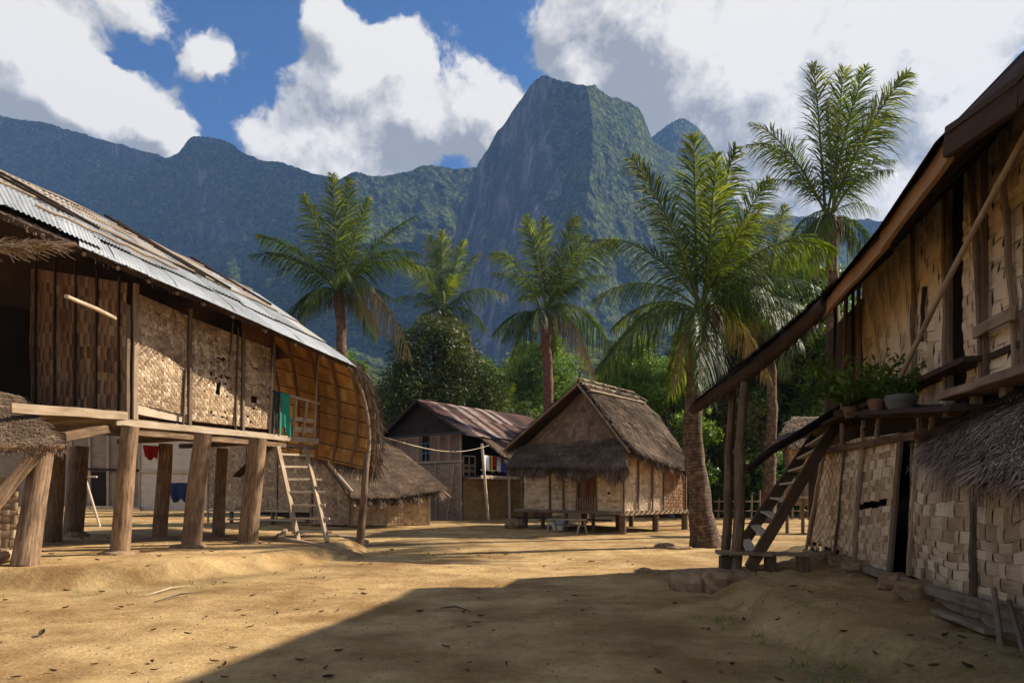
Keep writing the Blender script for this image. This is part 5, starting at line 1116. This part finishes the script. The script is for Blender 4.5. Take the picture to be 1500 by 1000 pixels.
# ------------------------------------------------------------------ rusty-roofed house behind
def build_back():
    C = V(-2.34, 32, 0); fd = V(-4.06, 3, 0); FW = fd.length; fd.normalize(); sd = V(.594, .804, 0).normalized(); SW = 6.0
    fn = V(fd.y, -fd.x, 0); fn = -fn if fn.y > 0 else fn; sn = V(sd.y, -sd.x, 0); sn = -sn if sn.y > 0 else sn
    H = thing('wooden_house', 'two-storey timber house with rusty corrugated roof behind the huts', 'house', tuple(on(C)))
    z0, z1, z2 = .1, 2.25, 4.25
    P = lambda a, b, z: C + fd*a + sd*b + V(0, 0, z)
    # front walls
    weave(P(FW, 0, z0), P(0, 0, z0), P(0, 0, z1+.7), P(FW, 0, z1+.7), .30, tuple(fn), per=2, cellv=.13, bulge=.012, tone=(.25, .6), seed=41).build('wall', grey_m, H)
    mb = MB(); n = 22
    for i in range(n):
        a = FW*(i+.5)/n
        if 2.0 < a < 2.55: continue
        mb.beam(P(a, -.02, z1+.72), P(a, -.02, z2), FW/n*.93, .03, up=tuple(fn), t=.3+.4*random.random(), n=3)
    mb.build('upper_wall', mat('brown_boards', 'fibre', stops=[(0, (.08, .05, .035)), (.5, (.27, .175, .12)), (1, (.44, .31, .22))], streak=.6, grain=20), H)
    W_ = MB(); teal = mat('teal_paint', 'plain', a=(.09, .16, .17), b=(.15, .24, .25))
    for a in (2.0, 2.27, 2.54): W_.beam(P(a, -.05, z1+.72), P(a, -.05, z2-.35), .05, .05, up=tuple(fn), t=.5, n=2)
    for z in (z1+.74, z2-.37, z1+1.15): W_.beam(P(1.98, -.05, z), P(2.56, -.05, z), .05, .05, t=.5, n=2)
    w = W_.build('window', teal, H); MB().quads([[A(P(2.0, 0, z1+.7)), A(P(2.54, 0, z1+.7)), A(P(2.54, 0, z2-.3)), A(P(2.0, 0, z2-.3))]], .5).build('shutter', teal, w)
    MB().quads([[A(P(0, .03, z0)), A(P(FW, .03, z0)), A(P(FW, .03, z2)), A(P(0, .03, z2))]], .2).build('shade_backing', dark_m, H)  # dark sheet behind the front walls paints the unlit inside
    for a in (0, 1.6, 3.2, FW): MB().beam(P(a, -.05, z0), P(a+.06, -.05, z2 if a in (0, FW) else z1+.7), .10, .06, up=tuple(fn), t=.55).build('wall_post', grey_m, H)
    MB().beam(P(.9, -.06, z0+.1), P(.45, -.06, z1+.55), .06, .03, up=tuple(fn), t=.9).build('brace', wood_m, H)
    MB().beam(P(-.1, -.06, z1+.70), P(FW+.1, -.06, z1+.70), .06, .10, t=.55).build('wall_beam', grey_m, H)
    # side: lower woven wall, upper open balcony
    weave(P(0, .1, z0), P(0, SW, z0), P(0, SW, z1), P(0, .1, z1), .28, tuple(sn), per=2, cellv=.12, bulge=.012, tone=(.45, .8), seed=43).build('wall', mat('bounce_tinted_weave', 'fibre', stops=[(0, (.08, .04, .015)), (.5, (.27, .15, .055)), (1, (.42, .26, .11))], streak=.5), H)  # amber tint paints reflected light onto the lower wall
    MB().quads([[A(P(1.1, 0.05, z1)), A(P(1.1, SW, z1)), A(P(1.1, SW, z2+.4)), A(P(1.1, .05, z2+.4))]], .25).build('recess_wall', dark_m, H)
    MB().quads([[A(P(-.1, 0, z1)), A(P(1.2, 0, z1)), A(P(1.2, SW, z1)), A(P(-.1, SW, z1))], [A(P(0, SW, z0)), A(P(FW, SW, z0)), A(P(FW, SW, z2)), A(P(0, SW, z2))], [A(P(FW, 0, z0)), A(P(FW, SW, z0)), A(P(FW, SW, z2)), A(P(FW, 0, z2))]], .4).build('floor', wood_m, H)
    MB().beam(P(-.05, .05, z1-.05), P(-.05, SW, z1-.05), .08, .14, t=.4).build('floor_beam', wood_m, H)
    for z in (z1+.25, z1+.50): MB().beam(P(-.05, .05, z), P(-.05, .9, z), .03, .16, t=.45).build('balustrade', wood_m, H)
    MB().beam(P(-.05, .05, z1+.95), P(-.05, .9, z1+.95), .06, .05, t=.7).build('handrail', wood_m, H)
    for b in (.05, .45, .9): MB().beam(P(-.05, b, z1), P(-.05, b, z1+.95), .05, .05, up=tuple(sn), t=.6, n=2).build('baluster', wood_m, H)
    # small projecting drying deck
    dk = thing_part = MB()
    for i in range(8):
        b = .40 + i*.36; MB().beam(P(.0, b, z1-.10), P(-.95, b, z1-.10), .22, .04, t=.9, n=2).build('deck_board', wood_m, H)
    MB().beam(P(-.9, .30, z1-.02), P(-.9, 3.4, z1-.02), .05, .10, t=.9).build('deck_beam', wood_m, H)
    MB().beam(P(-.9, .30, z1+.28), P(-.9, 3.4, z1+.28), .04, .07, t=.9).build('deck_rail', wood_m, H)
    for b, tl in ((.35, -.5), (2.4, -.1)):
        f = on(P(-.9+tl*.8, b, 0), -.05); MB().tube([f, P(-.9, b, z1+1.5)], .07, 7, .85).build('deck_post', wood_m, H)
    # roof
    Ap = P(FW/2, -.45, 6.0); Re = P(FW/2, 9.2, 6.05); eR = P(-.55, -.45, 4.15); eRf = P(-.6, 9.2, 4.2); eL = P(FW+.45, -.45, 4.05); eLf = P(FW+.45, 9.2, 4.05)
    s = loft([[eR, eRf], [Ap, Re]]); W = 9.7; rg = random.Random(4)
    for i in range(22):
        for (v0, v1, lf) in ((-.03 + rg.uniform(-.02, .02), .55, .03), (.48, 1.01, .06)):
            u0 = i/22; mb = MB(); Pm, uv, _ = corr(s, u0, min(1, u0+1/22+.008), v0, v1, lf + .02*(i % 2), pitch=.17, amp=.03, W=W, nv=3); mb.grid(Pm, rg.uniform(.15, .75), uvs=uv); mb.build('roof_sheet', rust_m, H)
    s2 = loft([[eL, eLf], [Ap, Re]]); mb = MB(); Pm, uv, _ = corr(s2, 0, 1, 0, 1, .03, pitch=.17, W=W); mb.grid(Pm, .3, uvs=uv); mb.build('roof_sheet', rust_m, H)
    mb = MB(); mb.grid([[A(eR), A(eRf)], [A(Ap), A(Re)], [A(eL), A(eLf)]], .2, smooth=False); mb.build('roof_lining', dark_m, H)
    g = [P(FW+.1, -.02, z2), P(-.1, -.02, z2), P(FW/2, -.02, 5.9)]; weave(g[0], g[1], lerp(g[1], g[2], .97), lerp(g[0], g[2], .97), .2, tuple(fn), per=2, bulge=.01, tone=(.05, .4), seed=44).build('gable', dark_m, H)
    MB().beam(P(-.5, -.40, z2-.0), P(FW+.4, -.40, z2-.05), .45, .03, t=.2, n=6).build('gable_eave', mat('blue_grey_sheet', 'plain', a=(.05, .065, .085), b=(.11, .13, .15)), H)
    for p in (eR, eL): MB().beam(p - V(0, 0, .03), Ap - V(0, 0, .03), .04, .12, t=.35, n=5).build('barge_board', dark_m, H)
    # thatched lean-to over the balcony
    t0, t1 = P(-.3, .7, 4.25), P(-.3, 4.2, 4.3); e0, e1 = P(-1.3, 1.3, 3.3), P(-1.3, 4.2, 3.3)
    thatch(loft([[e0, e1], [t0, t1]]), 7000, .3, .028, seed=105, fringe=900, fringe_len=.3, thick=.1, tone=(.15, .9)).build('awning', thatch_m, H)
    return P, z1
PB, z1B = build_back()
gl = 'washing on the drying deck of the rusty-roofed house'
for i, (b, c1, c2, nm, lb, w, dr) in enumerate(((.42, (.6, .58, .6), (.75, .73, .78), 'towel', 'pale towel on the drying deck, leftmost of the washing', .45, .65), (.92, (.6, .35, .02), (.75, .5, .04), 'shirt', 'yellow shirt on the drying deck between pale and red washing', .22, .7), (1.14, (.45, .03, .03), (.6, .06, .05), 'shirt', 'red shirt on the drying deck beside the yellow one', .24, .5), (1.40, (.65, .6, .62), (.8, .76, .78), 'shirt', 'white shirt on the drying deck between red and blue washing', .36, .7), (1.84, (.015, .05, .32), (.03, .08, .45), 'shirt', 'blue shirt on the drying deck, rightmost of the washing', .35, .75))):
    m = mat('washing_%d' % i, 'cloth', a=c1, b=c2); cloth(nm, PB(-.92, b, z1B+.95), PB(-.92, b+w, z1B+.95), dr, 1.5, .05, .5, m, lb, seed=i, group=gl)
tag(MB().tube([PB(-.92, .3, z1B+.98), PB(-.92, 2.0, z1B+.94), PB(-.92, 3.3, z1B+.98)], .012, 5, .7).build('washing_line', wood_m), 'line carrying the washing over the drying deck', 'washing line')
a, b_ = D(556, 638, 17.5), PB(-.9, .9, 3.7)
tag(MB().tube([lerp(a, b_, k) + V(0, 0, -.35*math.sin(math.pi*k)) for k in np.linspace(0, 1, 12)], .012, 5, .9, cap=False).build('wire', wood_m), 'pale wire strung from the thatch skirt to the rusty-roofed house', 'wire')

# ------------------------------------------------------------------ low thatched hut between
def build_hut():
    C = G(513, 768, .18); ld = (V(-13.4, 30.2, 0) - V(C.x, C.y, 0)); LW = ld.length; ld.normalize(); rd = V(2.9, 1.2, 0).normalized(); RW = 3.2
    ln = V(ld.y, -ld.x, 0); ln = -ln if ln.y > 0 else ln; rn = V(rd.y, -rd.x, 0); rn = -rn if rn.y > 0 else rn
    H = thing('bamboo_hut', 'low bamboo hut with steep thatched eave behind the porch skirt pole', 'hut', tuple(on(C)))
    P = lambda a, b, z: V(C.x, C.y, 0) + ld*a + rd*b + V(0, 0, z)
    weave(P(0, .02, .12), P(0, RW, .12), P(0, RW, 1.75), P(0, .02, 1.75), .13, tuple(rn), per=2, cellv=.12, bulge=.012, tone=(.65, 1.0), seed=51, holes=lambda u, v, r: abs(v-.52) < .03 and r.random() < .2).build('wall_panel', weave_m, H)
    xs = [0, 1.9, 3.7, 5.4, LW]
    for i in range(4):
        a, b = xs[i], xs[i+1]; zb = .15 if i < 1 else .75
        weave(P(b-.03, 0, zb), P(a+.03, 0, zb), P(a+.03, 0, 2.0 + .65*min(3, (i+.0))), P(b-.03, 0, 2.2 + .65*min(3, i+1)), .14, tuple(ln), per=2, cellv=.12, bulge=.012, tone=(.35, .75), seed=52+i).build('wall_panel', weave_m, H)
    for a in xs: MB().beam(P(a, -.04, .1), P(a, -.04, 3.6 if a > 2 else 2.0), .09, .05, up=tuple(ln), t=.5).build('wall_post', wood_m, H)
    for b in (.03, RW*.45, RW): MB().beam(P(-.04, b, .1), P(-.04, b, 1.6), .08, .05, up=tuple(rn), t=.7).build('wall_post', wood_m, H)
    MB().beam(P(1.9, -.08, .70), P(LW, -.08, .68), .07, .10, t=.7, n=8).build('floor_beam', wood_m, H)
    MB().beam(P(1.9, -.25, .30), P(LW-1.5, -.25, .32), .12, .08, t=.7, n=8).build('step_log', wood_m, H)
    for a in (2.0, 3.0, 4.1, 5.3, 6.4): MB().tube([on(P(a, .1, 0), -.05), P(a, .1, .7)], .09, 8, .5).build('post', log_m, H)
    MB().quads([[A(P(0, RW, .1)), A(P(3.4, RW, .1)), A(P(3.4, RW, 3.2)), A(P(0, RW, 1.4))], [A(P(.02, .05, .1)), A(P(LW, .05, .8)), A(P(LW, .05, 4.2)), A(P(.02, .05, 1.7))]], .2).build('shade_backing', dark_m, H)  # dark sheets behind the panels, painting shade inside the hut
    e = [D(512, 722, 25.6), D(580, 722, 26.7), D(649, 712, 28.2)]; r = [D(432, 610, 27.8), D(497, 622, 29.5), D(562, 640, 31.2)]
    m = [D(482, 681, 26.4), D(553, 683, 27.7), D(612, 682, 29.4)]
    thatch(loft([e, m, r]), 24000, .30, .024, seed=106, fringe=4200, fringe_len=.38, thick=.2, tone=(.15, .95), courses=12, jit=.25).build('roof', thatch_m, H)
    mb = MB(); rr = [A(p) for p in r]; bb = [A(p + ld*3.4 + V(0, 0, -2.4)) for p in r]; mb.grid([rr, bb], .3, smooth=False); mb.build('rear_roof', thatch_m, H)
    MB().beam(D(482, 680, 26.3), D(516, 720, 25.6), .05, .10, t=.9, n=4).build('verge_board', wood_m, H)
build_hut()

# ------------------------------------------------------------------ far house seen between the log posts
def build_far():
    F1 = Fr((-26, 36), (1, .10)); F1.n = Vector((.1, -1, 0)).normalized(); h = F1.hit
    H = thing('plank_house', 'pale daub and plank house seen between the log posts', 'house', tuple(on(h(150, 740))))
    def q(x0, y0, x1, y1, o=0): return [[A(h(x0, y1, o)), A(h(x1, y1, o)), A(h(x1, y0, o)), A(h(x0, y0, o))]]
    MB().quads(q(-80, 560, 205, 742)).build('wall', grey_m, H)
    weave(h(205, 748, .05), h(305, 748, .05), h(305, 600, .05), h(205, 600, .05), .5, (.1, -1, 0), per=2, bulge=.02, tone=(.6, .9), seed=3).build('wall_panel', plaster_m, H)
    d = MB().quads(q(134, 691, 155, 741, .06)).build('door', black_m, H)  # near-black sheet painted as the shade inside the doorway
    MB().beam(h(100, 686, .1), h(205, 689, .1), .08, .14, t=.2).build('lintel', dark_m, H)
    for x in (104, 131, 158, 182, 204): MB().beam(h(x, 744, .1), h(x, 600, .1), .12, .08, up=(.1, -1, 0), t=.5).build('wall_post', grey_m, H)
    MB().beam(h(100, 741, .3), h(206, 744, .3), .5, .12, t=.8).build('step', wood_m, H)
    MB().beam(h(205, 690, .15), h(305, 692, .15), .06, .10, t=.8).build('wall_rail', wood_m, H)
    mb = MB(); mb.grid([[A(h(-90, 560, .8)), A(h(310, 575, .8))], [A(h(-90, 470, -4)), A(h(310, 480, -4))]], .4, smooth=False); mb.build('roof', rust_m, H)
    mb = MB(); mb.grid([[A(h(-80, 742, -6)), A(h(305, 742, -6))], [A(h(-80, 560, -6)), A(h(305, 560, -6))]], .4, smooth=False); mb.build('rear_wall', grey_m, H)
build_far()
T = thing('trestle', 'thin pole trestle standing before the dark far doorway', 'trestle', tuple(on(D(126, 745, 27))))
for p, q in ((D(124, 697, 27), D(147, 748, 26.8)), (D(124, 697, 27), D(112, 748, 26.8)), (D(125, 697, 27), D(118, 746, 27.8))): MB().tube([p, on(q)], .045, 6, .9).build('leg', wood_m, T)
MB().tube([D(108, 698, 27), D(142, 698, 27)], .04, 6, .9).build('crossbar', wood_m, T)
pk = mat('pink_cloth', 'cloth', a=(.5, .22, .4), b=(.65, .5, .6)); cloth('blanket', D(56, 684, 20), D(66, 684, 20), 1.0, 1.5, .04, .5, pk, 'pink and violet blanket hanging at the far left behind the posts', seed=9)
T = thing('drying_rack', 'pole rack behind the left log posts carrying the pink blanket', 'rack', tuple(on(D(72, 790, 17))))
MB().tube([on(D(66, 770, 19), -.05), D(74, 645, 19)], .10, 9, .8).build('post', wood_m, T); MB().tube([D(44, 684, 20), D(76, 682, 19.2)], .03, 6, .8).build('crossbar', wood_m, T); MB().tube([on(D(46, 770, 20.5), -.05), D(48, 680, 20.1)], .05, 8, .7).build('post', wood_m, T)

# small hut beyond the steep ladder
def build_small():
    F1 = Fr((9, 24), (1, 0)); F1.n = Vector((0, -1, 0)); h = F1.hit
    H = thing('field_hut', 'little open-fronted hut glimpsed under the steep ladder', 'hut', tuple(on(h(1170, 755))))
    weave(h(1152, 690), h(1240, 690), h(1240, 640), h(1152, 640), .2, (0, -1, 0), per=2, bulge=.015, tone=(.4, .8), seed=5).build('wall_panel', weave_m, H)
    weave(h(1158, 740), h(1240, 740), h(1240, 700), h(1158, 700), .2, (0, -1, 0), per=2, bulge=.015, tone=(.2, .5), seed=6).build('wall_panel', grey_m, H)
    for x in (1153, 1176, 1200, 1238): MB().tube([on(h(x, 760), -.05), h(x, 640)], .06, 7, .5).build('post', log_m, H)
    MB().beam(h(1140, 728, .3), h(1240, 728, .3), .3, .06, t=.6).build('floor_beam', wood_m, H)
    e = [h(1134, 652, 1.0), h(1250, 652, 1.0)]; r = [h(1160, 610, -.8), h(1250, 610, -.8)]
    thatch(loft([e, r]), 3500, .3, .025, seed=107, fringe=500, fringe_len=.15, tone=(.1, .8)).build('roof', thatch_m, H)
build_small()
# low fence far right behind the trunks
Fn = thing('fence', 'low rough rail fence behind the grey trunks on the right', 'fence', tuple(on(D(1110, 750, 33))))
for i, x in enumerate(range(1052, 1200, 12)): MB().tube([on(D(x, 750, 33), -.05), on(D(x+1, 750, 33), 1.0 + .2*(i % 3))], .05, 6, .4).build('fence_post', wood_m, Fn)
for z in (.4, .85): MB().tube([on(D(1046, 750, 32.9), z), on(D(1204, 750, 32.9), z)], .035, 6, .5).build('fence_rail', wood_m, Fn)

# ------------------------------------------------------------------ stones, sticks, leaf litter
gs = 'loose stones in the yard'
for i, (px, py, sx, sy, sz, lb) in enumerate(((973, 800, .26, .2, .10, 'flat brown stone left of the base of the big palm'), (997, 803, .30, .2, .05, 'low slab of stone touching the root of the big palm'), (943, 836, .12, .09, .06, 'pale stone in front of the palm, left one of a pair'), (959, 837, .09, .07, .04, 'smaller pale stone, right one of a pair before the palm'),
                                            (1120, 745, .25, .2, .1, 'low stone near the fence behind the porch poles'))):
    stone('stone', G(px, py, .02) + V(0, 0, .0), sx, sy, sz, 60+i, lb, gs)
gs2 = 'stones propping the shaded bamboo house'
for i, (px, py, r, lb) in enumerate(((1232, 842, .14, 'stone under the far part of the shaded house sill'), (1258, 850, .16, 'second stone under the far part of the shaded house sill, nearer'), (1312, 868, .16, 'rounded stone in the middle below the narrow dark doorway'), (1345, 876, .18, 'largest boulder under the shaded house sill'), (1208, 828, .12, 'small stone beneath the far corner of the shaded house'))):
    p = hR(px, py, .12); p = on(p, .08); stone('stone', p, r*1.2, r, r*.75, 80+i, lb, gs2)
stone('stone', on(V(2.75, 9.75, 0), -.02), .45, .4, .28, 95, 'earthy boulder below the bench foot', gs2)
stone('stone', on(V(3.0, 9.35, 0), -.05), .4, .3, .22, 96, 'flat earthy rock in front of the bench', gs2)
tag(MB().beam(on(hR(1372, 930, .35), .04), on(hR(1452, 945, .30), .05), .10, .04, t=.5, n=4).build('plank', wood_m), 'loose plank lying on the bank under the shaded house', 'plank')
tag(MB().tube([on(hR(1466, 930, .35), 0), hR(1456, 862, .12)], .022, 7, .5).build('stick', wood_m), 'short stick propped upright against the shaded sill', 'stick')
tag(MB().tube([on(hR(1500, 915, .28), 0), hR(1478, 880, .12)], .02, 7, .4).build('stick', wood_m), 'slanting stick against the shaded sill at the right edge', 'stick')
for (x0, y0, x1, y1, lb) in ((212, 873, 278, 858, 'thin pale twig lying below the earth bank'), (226, 881, 297, 868, 'dark bent twig lying below the earth bank'), (645, 893, 690, 897, 'dark twig lying in the big shadow'), (1236, 880, 1262, 872, 'pale splinter on the shaded bank')):
    p, q = on(G(x0, y0), .02), on(G(x1, y1), .02); tag(MB().tube([p, lerp(p, q, .5)+V(0, .05, .03), q], [.006, .012, .005], 5, .8 if 'pale' in lb else .15, cap=False).build('twig', wood_m), lb, 'twig', 'twigs on the ground')
def litter():
    rg = np.random.default_rng(12); n = 430; mb = MB()
    Y = 3.2 + 14*rg.random(n)**1.5; X = (rg.random(n)*1.75-.95)*Y*.9; k = (X < 4) ; X, Y = X[k], Y[k]
    Z = gz(X, Y)
    for x, y, z in zip(X, Y, Z):
        s = rg.uniform(.012, .042)*(1 + .6*(rg.random() < .12)); a = rg.uniform(0, 6.28); c, d = math.cos(a), math.sin(a); cu = rg.uniform(.2, .7); p = np.array([x, y, z+.006]); A1 = np.array([c, d, 0])*s; B1 = np.array([-d, c, 0])*s*.5; U = np.array([0, 0, s*cu])
        tw = rg.uniform(-.5, .5); Q = []
        for e_, w_ in ((-1.1, .04), (-.7, .55), (-.1, .95), (.5, .7), (.95, .25), (1.3, .03)):
            h_ = U*(.35 + .9*e_*e_*rg.uniform(.3, 1) + tw*e_); Q.append([p + A1*e_ - B1*w_ + h_ + U*w_*.8, p + A1*e_ + h_*.6, p + A1*e_ + B1*w_ + h_ + U*w_*.6])
        mb.grid(np.array(Q), rg.uniform(.0, .55), smooth=False)
    o = mb.build('leaf_litter', mat('dead_leaf', 'fibre', stops=[(0, (.035, .02, .012)), (.5, (.12, .065, .03)), (1, (.3, .2, .1))])); o['kind'] = 'stuff'
    mb = MB(); n = 2600; Y = 3 + 20*rg.random(n)**1.4; X = (rg.random(n)*1.9-1.0)*Y*.85; Z = gz(X, Y)
    for x, y, z in zip(X, Y, Z):
        s = rg.uniform(.004, .014); p = np.array([x, y, z]); t = [p + np.array([s*a, s*b, -s*.2]) for a, b in ((1, 0), (.2, 1), (-1, .1), (-.1, -.9))]; top = [p + (q-p)*.5 + np.array([0, 0, s*.8]) for q in t]
        mb.grid([t, top], rg.uniform(.2, 1), closed=True, smooth=False); mb.quads([top], .8)
    o = mb.build('gravel', stone_m); o['kind'] = 'stuff'
litter()
def weeds():
    rg = np.random.default_rng(22); mb = MB(); n = 9000
    Y = 3 + 42*rg.random(n)**1.2; X = (rg.random(n)*1.9-1.0)*Y*.85
    dl, dr = poly_inside_dist(X, Y, PL), poly_inside_dist(X, Y, PR)
    pr = np.maximum(np.exp(-((dl+.35)/.35)**2)*.9, np.maximum(np.exp(-((dr+.1)/.45)**2), sstep(Y, 30, 40)*.9)) * (vnoise(X*1.3, Y*1.3, 0, 5) > .52) * (vnoise(X*5, Y*5, 0, 6) > .4)
    k = rg.random(n) < pr; X, Y = X[k], Y[k]; Z = gz(X, Y); n = len(X); P = np.stack([X, Y, Z-.005], 1)
    for j in range(5):
        h = rg.uniform(.02, .085, n)[:, None]*(1 + .02*Y[:, None]); d = rg.normal(0, .55, (n, 3)); d[:, 2] = 1; w = np.cross(d, [0, 1.0, 0]); w /= np.linalg.norm(w, axis=1)[:, None]; b_ = P + np.stack([rg.normal(0, .03, n), rg.normal(0, .03, n), 0*X], 1)
        mb.quads(np.stack([b_-w*.004, b_+w*.004, b_+d*h+w*.001, b_+d*h-w*.001], 1), rg.uniform(.3, 1, n))
    o = mb.build('grass', leaf_green); o['kind'] = 'stuff'
weeds()
